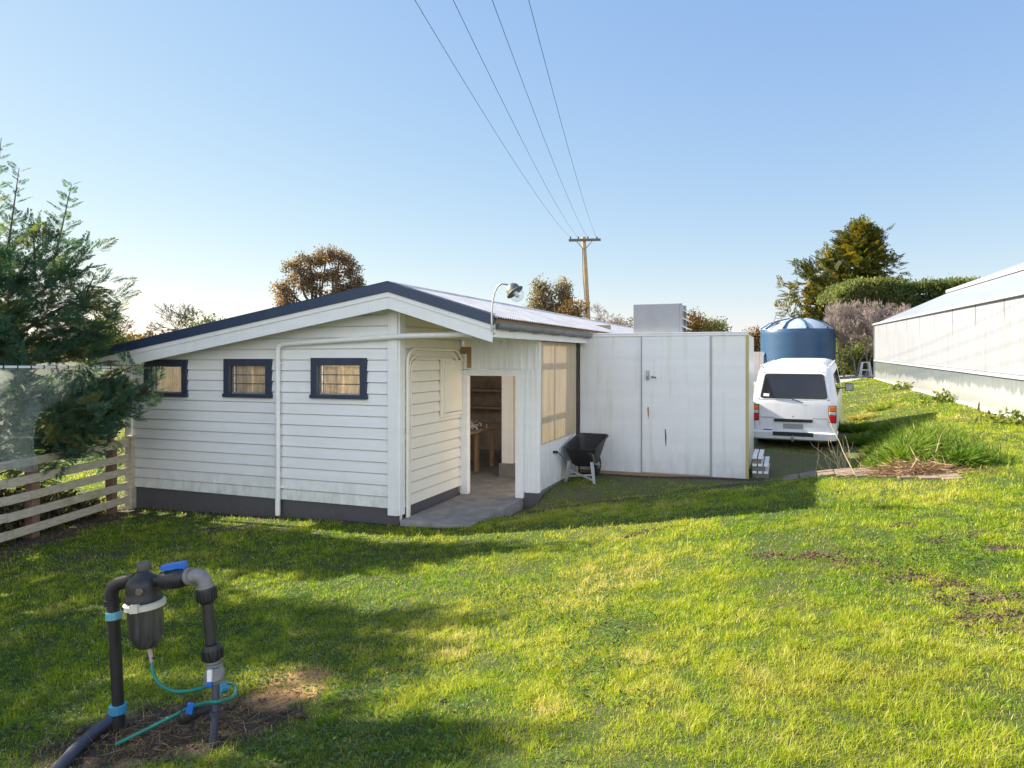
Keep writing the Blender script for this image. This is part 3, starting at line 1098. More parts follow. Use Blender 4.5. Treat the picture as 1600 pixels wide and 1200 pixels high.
MB().box(0.12, 0.19, UD - 0.030, UD - 0.017, 2.03, 2.36).build('bare_patch', M['brownpaint'], shed)
mb = MB(); mb.box(-0.02, 0.13, UD - 0.05, UD - 0.031, 2.25, 2.36); mb.build('bare_patch', M['brownpaint'], shed)

# fibreglass sheet wall
def corrugate(s0, u0, u1, z0, z1, amp, wl):
    us = np.arange(u0, u1 + 1e-6, wl / 6)
    mb = MB()
    n = len(us)
    vs = [(s0 + amp * math.sin(u / wl * 2 * math.pi), u, z) for z in (z0, z1) for u in us]
    return mb.add(vs, [(i, i + 1, n + i + 1, n + i) for i in range(n - 1)])


corrugate(1.29, 1.99, 4.02, 0.85, 2.44, 0.009, 0.0762).build('fibreglass_panel', M['fibre'], shed, smooth=True, fixn=False)
mb = MB()
mb.box(1.22, 1.262, 1.93 + 0.06, 4.04, 2.42, 2.46)
for z in (1.22, 2.05, 0.82):
    mb.box(1.20, 1.262, 1.99, 4.04, z, z + 0.07)
for u in (2.72, 3.55):
    mb.box(1.205, 1.265, u, u + 0.07, 0.2, 2.42)
mb.build('wall_framing', M['wood'], shed)
MB().box(1.19, 1.275, 1.99, 4.05, -0.4, 0.20).build('foundation', M['block'], shed)
corrugate(1.285, 1.94, 4.04, 0.155, 0.87, 0.007, 0.11).build('lower_panel', M['cool'], shed, smooth=True, fixn=False)
MB().box(1.275, 1.315, 1.925, 1.985, 0.15, 2.45).build('corner_trim', M['trim'], shed)
MB().box(1.262, 1.31, 1.93, 4.04, 2.445, 2.475).build('head_flashing', M['gutter'], shed)
MB().tube([(1.30, 4.05, 2.46), (1.30, 4.05, 0.35)], 0.028, 10).build('downpipe', M['black'], shed, smooth=True)
# white drain from the right gutter across the gable and down the wall
dp = [(1.47, -0.30, 2.60), (1.47, -0.27, 2.52), (1.42, -0.19, 2.487), (0.10, -0.085, 2.475), (-1.80, -0.075, 2.385), (-1.885, -0.075, 2.36), (-1.905, -0.075, 2.28), (-1.905, -0.075, 1.2), (-1.905, -0.075, -0.03)]
MB().tube(dp, 0.036, 14).build('drainpipe', M['trim'], shed, smooth=True)
for z in (0.35, 2.1):
    MB().box(-1.95, -1.86, -0.07, -0.018, z, z + 0.025).build('pipe_bracket', M['trim'], shed)
# conduits that climb beside the corner and bend over the meter box
for k, (u0, zt, uend, rr) in enumerate(((0.15, 2.31, 1.80, 0.022), (0.20, 2.22, 1.72, 0.014), (0.245, 2.17, 1.66, 0.012))):
    pts = [(0.045, u0 - 0.02 * k, -0.02), (0.045, u0, 0.9), (0.045, u0, zt - 0.22)]
    for a in np.linspace(0, math.pi / 2, 6)[1:]:
        pts.append((0.045, u0 + 0.2 * (1 - math.cos(a)), zt - 0.2 + 0.2 * math.sin(a)))
    pts += [(0.045, uend - 0.2, zt), (0.05, uend - 0.08, zt - 0.03), (0.05, uend + 0.08, zt - 0.17)]
    MB().tube(pts, rr, 10).build('conduit', M['white_side'], shed, smooth=True)
MB().box(0.022, 0.055, 1.27, 1.88, 1.37, 2.16).build('meter_box', M['white_side'], shed, bevel=0.006)
mb = MB(); mb.box(0.02, 0.045, 1.16, 1.265, 1.30, 2.16); mb.box(0.02, 0.05, 1.18, 1.88, 1.31, 1.36); mb.build('meter_box_trim', M['white_side'], shed, bevel=0.004)

# yard lamp on a bent pipe at the eave corner
lamp = MB()
lp = [(1.50, -0.395, 2.50), (1.50, -0.395, 2.72), (1.512, -0.395, 2.86), (1.535, -0.395, 2.97), (1.575, -0.395, 3.045), (1.63, -0.395, 3.075), (1.69, -0.395, 3.065), (1.73, -0.395, 3.04)]
lampo = lamp.tube(lp, 0.011, 8).build('yard_lamp', M['steel'], shed, smooth=True)
hm = Matrix.Translation((1.755, -0.395, 3.02)) @ Matrix.Rotation(R(-38), 4, 'Y') @ Matrix.Rotation(R(180), 4, 'X')
M['hood'] = simple('dull_lamp_metal', (0.16, 0.17, 0.13), 0.5, 0.5)
MB().lathe([(0.02, -0.045), (0.055, -0.035), (0.082, 0.0), (0.090, 0.05), (0.112, 0.062), (0.112, 0.070), (0.088, 0.066)], hm, 20).build('lamp_hood', M['hood'], lampo, smooth=True)
MB().lathe([(0.084, 0.066), (0.088, 0.10), (0.080, 0.14), (0.052, 0.175), (0.01, 0.19)], hm, 20).build('lamp_globe', M['lampglass'], lampo, smooth=True)
MB().lathe([(0.012, 0.05), (0.03, 0.09), (0.028, 0.125), (0.005, 0.145)], hm, 12).build('bulb', M['trim'], lampo, smooth=True)

# workbench, post and clutter inside
tb = thing('workbench', 'brown timber workbench standing inside the dim doorway', 'workbench', W(-0.95, 4.3, 0.055), ROTZ)
MB().box(-0.45, 0.42, -1.15, 1.15, 0.74, 0.79).build('table_top', M['wood'], tb, bevel=0.004)
for sx in (-0.38, 0.33):
    for sy in (-1.05, -0.35, 0.4, 1.05):
        MB().beam((sx, sy, 0), (sx, sy, 0.739), 0.07, 0.07).build('leg', M['wood'], tb)
pst = thing('timber_post', 'white square post on a concrete block inside the doorway', 'post', W(0.12, 3.72, 0.055), ROTZ)
MB().box(-0.11, 0.11, -0.09, 0.09, 0.24, 2.75).build('shaft', M['trim'], pst, bevel=0.004)
MB().box(-0.15, 0.15, -0.13, 0.13, 0.0, 0.239).build('base', M['block'], pst, bevel=0.006)
rd = random.Random(2)
mb = MB()
for i in range(46):
    p = Vector((rd.gauss(0, .16), rd.gauss(0, .22), abs(rd.gauss(0.03, .03))))
    q = p + Vector((rd.gauss(0, .06), rd.gauss(0, .06), abs(rd.gauss(0.02, .06))))
    mb.tube([p, (p + q) / 2 + Vector((0, 0, .015)), q], 0.004, 5)
wb = mb.build('wire_tangle', M['trim'], None, loc=W(-0.78, 3.85, 0.05 + 0.80)); tag(wb, 'tangle of pale wire and string on the workbench', 'wire')
for i, (ds, du, hh, mt, lb) in enumerate(((0.4, 6.75, .18, 'red', 'dull red tin on the shelf inside the shed'), (-0.55, 6.75, .12, 'black', 'low black tub on the shelf inside the shed'), (-0.2, 6.78, .22, 'black', 'taller black can on the shelf inside the shed'))):
    o = MB().lathe([(0.075, 0), (0.08, 0.01), (0.08, hh), (0.07, hh + 0.006), (0.07, hh + .02)], None, 16).build('tin', M[mt], None, smooth=True, loc=W(ds, du, 1.471))
    tag(o, lb, 'tin')

# ------------------------------------------------------------------ coolroom beside the shed
cool = thing('coolroom', 'stained white panel coolroom with a grey seamed door and yellow edge', 'coolroom', W(0, 4.1, 0), ROTZ)
c0, c1, cb, ct = 1.335, 4.205, 0.19, 2.60
mb = MB()
mb.box(c0, c1 - 0.04, 0.0, 3.0, cb, ct)
mb.build('panel_wall', M['cool'], cool, bevel=0.006)
mb = MB()
mb.box(2.455, 3.59, -0.028, -0.002, cb + 0.02, ct - 0.045)
dr = mb.build('door', M['cool'], cool, bevel=0.006)
mb = MB(); mb.box(3.592, 3.625, -0.022, -0.001, cb, ct - 0.04); mb.box(2.433, 2.452, -0.016, -0.001, cb, ct - 0.04)
mb.build('door_seam', M['greymetal'], cool)
mb = MB(); mb.box(c0 - 0.01, c1, -0.03, 0.06, ct + 0.001, ct + 0.022); mb.box(c0, c1, -0.024, -0.001, ct - 0.039, ct)
mb.build('top_trim', M['cool'], cool, bevel=0.003)
MB().box(c1 - 0.038, c1 + 0.006, -0.004, 0.05, cb - 0.01, ct).build('edge_trim', M['yellow'], cool, bevel=0.003)
MB().box(c0, c1 - 0.04, -0.012, 0.03, cb - 0.05, cb - 0.002).build('base_rail', M['wood'], cool)
mb = MB()
mb.box(2.53, 2.585, -0.052, -0.029, 1.80, 1.97)
mb.tube([(2.557, -0.07, 1.93), (2.557, -0.085, 1.88), (2.557, -0.06, 1.82)], 0.013, 8)
mb.build('latch', M['steel'], dr, bevel=0.004)
mb = MB(); mb.tube([(2.64, -0.028, 1.855), (2.64, -0.06, 1.855)], 0.014, 8); mb.tube([(2.62, -0.062, 1.865), (2.70, -0.066, 1.85)], 0.012, 8); mb.build('handle', M['gutter'], dr, smooth=True)
M['scuff'] = simple('dark_scuff', (0.07, 0.08, 0.11), 0.7)
mb = MB(); mb.add([(2.845, -0.0300, 0.98), (2.862, -0.0300, 0.96), (2.876, -0.0300, 0.84), (2.868, -0.0300, 0.66), (2.855, -0.0300, 0.70), (2.848, -0.0300, 0.84)], [(0, 1, 2, 3, 4, 5)])
mb.build('scuff', M['scuff'], dr, fixn=False)
M['rustm'] = simple('rust_stain', (0.30, 0.16, 0.06), 0.9)
mb = MB(); mb.add([(2.545, -0.0295, 1.33), (2.572, -0.0295, 1.34), (2.575, -0.0295, 1.22), (2.562, -0.0295, 1.12), (2.552, -0.0295, 1.22)], [(0, 1, 2, 3, 4)])
mb.build('rust_mark', M['rustm'], dr, fixn=False)

ac = thing('condenser_unit', 'grey sheet metal condenser box on the coolroom roof with louvres on its side', 'condenser', W(2.70, 4.42, ct + 0.022), ROTZ)
MB().box(-0.42, 0.38, -0.25, 0.35, 0.0, 0.50).build('casing', M['greymetal'], ac, bevel=0.006)
for y_ in (-0.25, 0.315):
    MB().box(0.381, 0.42, y_, y_ + 0.035, 0.0, 0.5).build('side_frame', M['greymetal'], ac)
for z in (0.12, 0.26, 0.40):
    mb = MB(); mb.prism([(0.383, -0.21, z), (0.383, -0.21, z + 0.015), (0.52, -0.21, z - 0.055), (0.52, -0.21, z - 0.065)], (0, 0.52, 0)); mb.build('louvre', M['trim'], ac)

# ------------------------------------------------------------------ wheelbarrow
bx, by, _ = ground_hit(912, 752)
wbar = thing('wheelbarrow', 'black tub wheelbarrow with galvanised legs parked by the coolroom wall', 'wheelbarrow', (bx, by, tz(bx, by)), R(-25))
wbar.scale = (0.97, 0.97, 0.97)
# local: +y forward (away), x right
def ring(y, w, d, z, tilt):
    return y, w, d, z, tilt
tub = MB()
levels = [(0.0, 0.17, -0.12, 0.36, 0.36), (0.06, 0.20, -0.16, 0.42, 0.34), (0.28, 0.31, -0.30, 0.56, 0.34 + 0.0)]
def rrect(hw, y0, y1, z0, z1, r, n=5):
    pts = []
    for cx, cy, a0 in ((hw - r, y1 - r, 0), (-hw + r, y1 - r, 90), (-hw + r, y0 + r, 180), (hw - r, y0 + r, 270)):
        for k in range(n):
            a = R(a0 + 90 * k / (n - 1))
            y = cy + r * math.sin(a)
            pts.append(Vector((cx + r * math.cos(a), y, z0 + (z1 - z0) * (y - y0) / (y1 - y0))))
    return pts
rings = [rrect(0.15, -0.10, 0.34, 0.27, 0.30, 0.08), rrect(0.19, -0.17, 0.42, 0.33, 0.42, 0.09), rrect(0.27, -0.24, 0.54, 0.56, 0.74, 0.10), rrect(0.295, -0.265, 0.565, 0.57, 0.755, 0.11),
         rrect(0.295, -0.265, 0.565, 0.585, 0.77, 0.11), rrect(0.262, -0.23, 0.53, 0.575, 0.755, 0.10), rrect(0.18, -0.15, 0.41, 0.36, 0.44, 0.09), rrect(0.14, -0.08, 0.33, 0.305, 0.335, 0.08)]
n = len(rings[0])
vs = [p for r_ in rings for p in r_]
fs = []
for i in range(len(rings) - 1):
    for k in range(n):
        k2 = (k + 1) % n
        fs.append((i * n + k, i * n + k2, (i + 1) * n + k2, (i + 1) * n + k))
fs.append(tuple(range(n))); fs.append(tuple((len(rings) - 1) * n + k for k in range(n)))
tub.add(vs, fs).build('tub', M['black'], wbar, smooth=True)
for sx in (-1, 1):
    h = MB().tube([(sx * 0.07, 0.66, 0.20), (sx * 0.16, 0.25, 0.26), (sx * 0.25, -0.18, 0.34), (sx * 0.29, -0.38, 0.50), (sx * 0.30, -0.50, 0.545)], 0.016, 10).build('handle', M['steel'], wbar, smooth=True)
    MB().tube([(sx * 0.30, -0.49, 0.543), (sx * 0.302, -0.62, 0.56)], 0.022, 10).build('grip', M['rubber'], h, smooth=True)
    l = MB()
    l.prism([(sx * 0.20 - .03, -0.16, 0.36), (sx * 0.20 + .03, -0.16, 0.36), (sx * 0.255 + .022, -0.20, 0.0), (sx * 0.255 - .022, -0.20, 0.0)], (0, 0.012, 0))
    l.prism([(sx * 0.20, -0.16, 0.36), (sx * 0.20, -0.10, 0.36), (sx * 0.255, -0.165, 0.0), (sx * 0.255, -0.20, 0.0)], (0.012, 0, 0))
    l.build('leg', M['steel'], wbar)
mb = MB(); mb.beam((-0.225, -0.185, 0.22), (0.245, -0.19, 0.06), 0.012, 0.03); mb.beam((-0.225, -0.17, 0.10), (0.23, -0.172, 0.15), 0.012, 0.03)
mb.build('brace', M['steel'], wbar)
wm = Matrix.Translation((0, 0.68, 0.19)) @ Matrix.Rotation(R(90), 4, 'Y')
wh = MB().lathe([(0.07, -0.04), (0.15, -0.045), (0.185, -0.02), (0.19, 0.0), (0.185, 0.02), (0.15, 0.045), (0.07, 0.04)], wm, 24).build('wheel', M['rubber'], wbar, smooth=True)
MB().lathe([(0.02, -0.06), (0.065, -0.045), (0.065, 0.045), (0.02, 0.06)], wm, 16).build('hub', M['steel'], wh, smooth=True)

# ------------------------------------------------------------------ stack of white slatted timber by the coolroom corner
px_, py_, _ = W(4.46, 4.75)
pal = thing('slat_stack', 'small stack of white slatted timber pieces beside the yellow coolroom edge', 'timber stack', (px_, py_, tz(px_, py_)), ROTZ)
for lv in range(3):
    z = lv * 0.12
    for y in (-0.5, -0.05, 0.4):
        MB().box(-0.20, 0.06 - 0.06 * lv, y, y + 0.08, z, z + 0.075).build('bearer', M['block'], pal)
    mb = MB()
    for k in range(3 if lv < 2 else 2):
        x = -0.2 + k * 0.09
        mb.box(x, x + 0.07, -0.53, 0.5, z + 0.076, z + 0.115)
    mb.build('slats', M['trim'], pal, bevel=0.003)

# ------------------------------------------------------------------ van
vx, vy = 6.71, 14.8
hd = math.atan2(-0.44, 0.90)
cx_, cy_ = vx - 0.845 * math.cos(hd), vy - 0.845 * math.sin(hd)
van = thing('parked_van', 'white older van seen from behind with tinted rear window and orange and red tail lights', 'van', (cx_, cy_, tz(cx_, cy_) + 0.0), hd)
zf = tz(cx_ - math.sin(hd) * 3.2, cy_ + math.cos(hd) * 3.2)
van.rotation_euler = (math.atan2(zf - tz(cx_, cy_), 3.2), 0, hd)
VZ = [0.22, 0.30, 0.42, 0.62, 0.92, 1.04, 1.62, 1.70, 1.76, 1.80, 1.815]
VHW = [0.77, 0.825, 0.84, 0.845, 0.845, 0.835, 0.735, 0.70, 0.63, 0.50, 0.30]
VYR = [0.03, 0.0, 0.0, 0.03, 0.05, 0.07, 0.30, 0.345, 0.43, 0.58, 0.80]
VYF = [4.30, 4.34, 4.36, 4.34, 4.28, 4.20, 3.62, 3.52, 3.40, 3.2, 2.9]


def vw(z): return float(np.interp(z, VZ, VHW))
def vy_(z): return float(np.interp(z, VZ, VYR))


def vring(z, hw, y0, y1, r, n=6):
    pts = []
    for cx, cy, a0 in ((hw - r, y1 - r, 0), (-hw + r, y1 - r, 90), (-hw + r, y0 + r, 180), (hw - r, y0 + r, 270)):
        for k in range(n):
            a = R(a0 + 90 * k / (n - 1))
            pts.append((cx + r * math.cos(a), cy + r * math.sin(a), z))
    return pts


mb = MB()
vr = [vring(z, hw, y0, y1, 0.13) for z, hw, y0, y1 in zip(VZ, VHW, VYR, VYF)]
n = len(vr[0])
GAPS = True
fs = []
for i in range(len(vr) - 1):
    for k in range(n):
        k2 = (k + 1) % n
        # leave the glazed belt of the rear open so one can look through the glass
        if i == 5 and k in (17,):
            continue
        fs.append((i * n + k, i * n + k2, (i + 1) * n + k2, (i + 1) * n + k))
fs.append(tuple((len(vr) - 1) * n + k for k in range(n)))
M['vanpaint'] = dirty_paint('white_van_paint', (0.78, 0.79, 0.80), (0.42, 0.38, 0.32), 0.35, 0.28, True)
body = mb.add([p for r_ in vr for p in r_], fs).build('body', M['vanpaint'], van, smooth=True, fixn=False)


def rear_poly(pts, off, name, mat, parent, thick=0.012):
    mb = MB()
    mb.prism([(x, vy_(z) - off, z) for x, z in pts], (0, thick, 0))
    return mb.build(name, mat, parent)


def rounded(x0, x1, z0, z1, xt0, xt1, r=0.05):
    """rounded trapezoid outline in (x, z)"""
    c = [(x0, z0), (x1, z0), (xt1, z1), (xt0, z1)]
    out = []
    for i in range(4):
        p = Vector(c[i]); a = Vector(c[i - 1]); b = Vector(c[(i + 1) % 4])
        da = (a - p).normalized() * r; db = (b - p).normalized() * r
        for t in (0, 0.33, 0.66, 1):
            q = (p + da) * (1 - t) ** 2 + p * 2 * t * (1 - t) + (p + db) * t * t
            out.append((q.x, q.y))
    return out


# rear surround panel with a window-shaped hole: a ring of paint between glass and body edge
outer = [(-0.70, 1.045), (0.70, 1.045), (0.612, 1.615), (-0.612, 1.615)]
inner = rounded(-0.66, 0.66, 1.085, 1.575, -0.575, 0.575, 0.06)
mb = MB()
no = 16
def dens(c, k):
    out = []
    for i in range(4):
        a, b = c[i], c[(i + 1) % 4]
        a0 = c[i - 1]
        for t in (-0.5, -0.17, 0.17, 0.5):
            if t < 0: out.append((a[0] + (a0[0] - a[0]) * -t * 0.2, a[1] + (a0[1] - a[1]) * -t * 0.2))
            else: out.append((a[0] + (b[0] - a[0]) * t * 0.2, a[1] + (b[1] - a[1]) * t * 0.2))
    return out
od = dens(outer, 4)
vs = [(x, vy_(z) - 0.004, z) for x, z in od] + [(x, vy_(z) - 0.004, z) for x, z in inner]
mb.add(vs, [(i, (i + 1) % no, no + (i + 1) % no, no + i) for i in range(no)])
mb.build('tailgate', M['vanpaint'], van, fixn=False)
rw = rear_poly(rounded(-0.67, 0.67, 1.075, 1.585, -0.585, 0.585, 0.06), 0.008, 'rear_window', M['vanglass'], van, 0.003)
# black rubber seal round the glass
ins = rounded(-0.645, 0.645, 1.098, 1.562, -0.562, 0.562, 0.05)
ous = rounded(-0.672, 0.672, 1.073, 1.587, -0.587, 0.587, 0.06)
mb = MB()
mb.add([(x, vy_(z) - 0.013, z) for x, z in ous] + [(x, vy_(z) - 0.013, z) for x, z in ins], [(i, (i + 1) % 16, 16 + (i + 1) % 16, 16 + i) for i in range(16)])
mb.build('seal', M['rubber'], rw, fixn=False)
rear_poly([(-0.61, 1.115), (-0.49, 1.11), (-0.485, 1.165), (-0.60, 1.17)], 0.014, 'sticker', M['trim'], rw, 0.002)
# tail lights
M['amber'] = simple('amber_lens', (0.80, 0.20, 0.02), 0.2, 0, 0.1, 10, 0)
M['redlens'] = simple('red_lens', (0.55, 0.012, 0.015), 0.2, 0, 0.1, 10, 0)
M['clearlens'] = simple('clear_lens', (0.55, 0.52, 0.50), 0.2, 0, 0.1, 10, 0)
for sx in (-1, 1):
    xa, xb = sx * 0.685, sx * 0.835
    hz = MB()
    hz.box(min(xa, xb), max(xa, xb), 0.012, 0.14, 0.585, 0.945)
    tl = hz.build('tail_light', M['rubber'], van, bevel=0.015)
    for z0, z1, mt in ((0.83, 0.93, 'amber'), (0.75, 0.82, 'clearlens'), (0.60, 0.74, 'redlens')):
        MB().box(min(xa, xb) + 0.015, max(xa, xb) - 0.012, -0.002, 0.05, z0, z1).build('lens', M[mt], tl, bevel=0.008)
MB().box(-0.38, 0.38, -0.022, 0.05, 0.585, 0.645).build('grip_strip', M['black'], van, bevel=0.01)
MB().box(-0.20, 0.20, 0.002, 0.04, 0.40, 0.545).build('number_plate', M['greymetal'], van, bevel=0.004)
bp = MB()
bp.add([p for z, e in ((0.20, 0.0), (0.23, 0.05), (0.36, 0.06), (0.385, 0.02)) for p in vring(z, 0.80 + e, -0.03 - e * 0.6, 0.55, 0.12)][:], [])
nb = 24
fs = []
for i in range(3):
    for k in range(nb):
        k2 = (k + 1) % nb
        fs.append((i * nb + k, i * nb + k2, (i + 1) * nb + k2, (i + 1) * nb + k))
fs += [tuple(range(nb)), tuple(3 * nb + k for k in range(nb))]
bp.f = fs
bpo = bp.build('bumper', M['vanpaint'], van, smooth=True)
MB().box(-0.40, 0.40, -0.075, -0.05, 0.29, 0.375).build('step_pad', M['black'], bpo, bevel=0.006)
mb = MB(); mb.tube([(0.0, 0.1, 0.20), (0.0, -0.16, 0.20), (0.0, -0.17, 0.27)], 0.022, 8); mb.lathe([(0.005, 0.25), (0.025, 0.27), (0.025, 0.30), (0.005, 0.32)], Matrix.Translation((0, -0.17, 0)), 12)
mb.build('tow_bar', M['steel'], van, smooth=True)
mb = MB(); mb.tube([(-0.02, vy_(1.06) - 0.03, 1.06), (0.12, vy_(1.0) - 0.035, 1.02), (0.2, vy_(0.98) - 0.03, 0.99)], 0.009, 6); mb.tube([(-0.45, vy_(1.1) - 0.025, 1.10), (-0.02, vy_(1.08) - 0.03, 1.075)], 0.008, 6)
mb.build('wiper', M['black'], van, smooth=True)
mb = MB()
for x0_, x1_ in ((-0.672, -0.385), (0.385, 0.672)):
    mb.box(x0_, x1_, 0.020, 0.032, 0.662, 0.668)
for x_ in (-0.675, 0.672):
    mb.box(x_, x_ + 0.004, 0.012, 0.03, 0.40, 0.585)
mb.build('panel_gap', M['rubber'], van)
mb = MB(); mb.tube([(0.0, 0.035, 0.70), (0.0, 0.01, 0.70)], 0.012, 8); mb.build('lock', M['black'], van)
MB().beam((-0.60, -0.02 + 0.02, 0.405), (-0.30, 0.01, 0.395), 0.012, 0.02).build('dent', M['black'], van)
# dark cabin floor and seat backs seen through the glass
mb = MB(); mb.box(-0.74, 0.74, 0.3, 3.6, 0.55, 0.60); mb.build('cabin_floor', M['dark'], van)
for x in (-0.42, 0.0, 0.42):
    MB().box(x - 0.19, x + 0.19, 1.6, 1.75, 0.6, 1.35).build('seat', M['rubber'], van, bevel=0.04)
# side glass
for sx in (-1, 1):
    for y0, y1 in ((0.75, 1.55), (1.62, 2.55), (2.65, 3.45)):
        mb = MB()
        pl = [(y0 + 0.05, 1.08), (y1, 1.08), (y1 - (0.28 if y1 > 3 else 0.02), 1.55), (y0 + 0.1, 1.55)]
        mb.prism([(sx * (vw(z) + 0.006), y, z) for y, z in pl], (sx * 0.004, 0, 0))
        w = mb.build('side_window', M['vanglass'], van)
    ar = MB().tube([(sx * vw(1.05), 3.35, 1.05), (sx * (vw(1.05) + 0.12), 3.36, 1.07)], 0.018, 8)
    mr = ar.box(min(sx * 0.93, sx * 1.12), max(sx * 0.93, sx * 1.12), 3.33, 3.40, 0.99, 1.17).build('mirror', M['black'], van, bevel=0.01)
    MB().box(min(sx * 0.945, sx * 1.105), max(sx * 0.945, sx * 1.105), 3.322, 3.329, 1.005, 1.155).build('mirror_glass', M['steel'], mr)
    for y in (0.85, 3.45):
        wm = Matrix.Translation((sx * 0.72, y, 0.30)) @ Matrix.Rotation(R(90), 4, 'Y')
        wl = MB().lathe([(0.19, -0.095), (0.28, -0.095), (0.305, -0.07), (0.31, 0.0), (0.305, 0.07), (0.28, 0.095), (0.19, 0.095)], wm, 28).build('wheel', M['rubber'], van, smooth=True)
        MB().lathe([(0.05, -0.10), (0.18, -0.085), (0.188, 0.0), (0.18, 0.085), (0.05, 0.10)], wm, 20).build('rim', M['steel'], wl, smooth=True)
MB().box(-0.78, 0.78, 0.15, 4.2, 0.2, 0.24).build('underside', M['dark'], van)
mb = MB()
for sx in (-1, 1):
    mb.tube([(sx * 0.70, 0.35, 1.745), (sx * 0.70, 3.2, 1.745)], 0.016, 6)
mb.build('roof_rail', M['vanpaint'], van, smooth=True)

# ------------------------------------------------------------------ water tank, far panel, stool
tx, ty = 37.0 * (1246 - 800) / FPX, 37.0
tbz = tz(tx, ty) - 0.02
tank = thing('water_tank', 'large round blue plastic water tank with pale domed top behind the white van', 'water tank', (tx, ty, tbz))
t = NT('blue_tank_plastic')
v = t.coord()
nb_ = t.noise(1.0, 5, 0.6, t.coord((0.5, 0.5, 2.5)))
t.pbr(t.mix(t.ramp(nb_, 0.3, 0.7), (0.012, 0.050, 0.115), (0.020, 0.070, 0.15)), 0.42)
M['tank'] = t.m
TR, TH = 1.80, 2.55
MB().lathe([(TR - 0.02, 0), (TR, 0.03)] + [(TR + (0.012 if k % 2 else 0), 0.03 + (TH - .06) * k / 12) for k in range(1, 13)] + [(TR - 0.02, TH)], None, 64).build('tank_wall', M['tank'], tank, smooth=True)
dome = [(TR - 0.03, TH), (TR - 0.10, TH + 0.05), (TR * 0.75, TH + 0.30), (TR * 0.5, TH + 0.45), (TR * 0.25, TH + 0.54), (0.02, TH + 0.57)]
dm = MB().lathe(dome, None, 64).build('tank_top', simple('pale_blue_tank_top', (0.36, 0.42, 0.48), 0.35, 0, 0.1, 3), tank, smooth=True)
for k in range(10):
    a = 2 * math.pi * k / 10 + 0.2
    MB().tube([(r_ * math.cos(a), r_ * math.sin(a), z + 0.015) for r_, z in dome[:-1]], [0.075, 0.07, 0.05, 0.045, 0.04], 8).build('rib', M['tank'], dm, smooth=True)
mb = MB()
for sx in (-0.16, 0.16):
    mb.beam((-1.55 + 0.25 + sx, -0.6, TH + 0.30), (-1.55 + 0.40 + sx, -0.6, TH + 0.80), 0.03, 0.03)
for z in (0.36, 0.55, 0.72):
    mb.beam((-1.46 + (z - .3) * .3, -0.6, TH + z), (-1.14 + (z - .3) * .3, -0.6, TH + z), 0.025, 0.025)
mb.beam((-1.75, -0.62, TH + 0.05), (-1.2, -0.6, TH + 0.34), 0.05, 0.06)
mb.build('ladder_bracket', M['gutter'], tank)
MB().tube([(-TR - 0.05, -0.35, 0.05), (-TR - 0.05, -0.35, 1.2), (-TR + 0.03, -0.3, 1.35)], 0.05, 10).build('pipe', M['tank'], tank, smooth=True)  # the board fence's shadow on the tank, put into the shape of a tube

p0 = at(1166, 575, 34); p1 = at(1194, 575, 34.2)
M['pinkp'] = dirty_paint('pale_pinkish_boards', (0.72, 0.63, 0.58), (0.4, 0.3, 0.26), 0.35, 0.7)
pf = thing('board_fence', 'pale pinkish upright board fence panel left of the blue tank', 'fence', (p0.x, p0.y, tz(p0.x, p0.y)))
mb = MB()
for k in range(7):
    x = -0.5 + k * 0.19
    mb.box(x, x + 0.18, 0 + 0.01 * (k % 2), 0.03 + 0.01 * (k % 2), 0.0, 1.42)
mb.build('boards', M['pinkp'], pf)
mb = MB(); mb.box(-0.5, 0.83, 0.045, 0.09, 0.3, 0.4); mb.box(-0.5, 0.83, 0.045, 0.09, 1.1, 1.2); mb.build('rail', M['wood'], pf)

sx_, sy_, _ = ground_hit(1352.5, 589)
st = thing('white_stool', 'tall white stool standing by the far corner of the greenhouse', 'stool', (sx_, sy_, tz(sx_, sy_)), R(-15))
MB().box(-0.17, 0.17, -0.15, 0.15, 0.70, 0.74).build('seat', M['trim'], st, bevel=0.005)
for a in (-1, 1):
    for b in (-1, 1):
        MB().beam((a * 0.25, b * 0.2, 0), (a * 0.155, b * 0.13, 0.70), 0.04, 0.04).build('leg', M['trim'], st)
mb = MB()
for b in (-1, 1):
    mb.beam((-0.2, b * 0.165, 0.34), (0.2, b * 0.165, 0.34), 0.03, 0.045)
for a in (-1, 1):
    mb.beam((a * 0.2, -0.165, 0.34), (a * 0.2, 0.165, 0.34), 0.03, 0.045)
mb.build('stretcher', M['trim'], st)

# ------------------------------------------------------------------ greenhouse
g0 = Vector((16.6, 32.8, 0)); gd = Vector((-0.333, -0.943, 0)).normalized(); gr = Vector((0.943, -0.333, 0)).normalized()
GL = 27.0
gh = thing('greenhouse', 'long low greenhouse clad in bright white sheet with algae stained grey lower panels', 'greenhouse', (g0.x, g0.y, 0), math.atan2(gd.y, gd.x))
# local x runs from the far corner towards the camera, local y = left-hand normal (pointing away from the yard is +/-)
ls = 1 if Matrix.Rotation(math.atan2(gd.y, gd.x), 3, 'Z') @ Vector((0, 1, 0)) @ gr > 0 else -1
def G(l, r_, z): return (l, ls * r_, z - 0.013 * l)
ZB, ZM, ZT = 1.24, 2.03, 3.66
def gq(l0, l1, r0, z0, r1, z1, nseg=1):
    return [G(l0, r0, z0), G(l1, r0, z0), G(l1, r1, z1), G(l0, r1, z1)]
def slab(l0, l1, r0, r1, z0, z1):
    mb = MB()
    vs = [G(l0, r0, z0), G(l1, r0, z0), G(l1, r1, z0), G(l0, r1, z0), G(l0, r0, z1), G(l1, r0, z1), G(l1, r1, z1), G(l0, r1, z1)]
    return mb.add(vs, [(0, 3, 2, 1), (4, 5, 6, 7), (0, 1, 5, 4), (1, 2, 6, 5), (2, 3, 7, 6), (3, 0, 4, 7)])
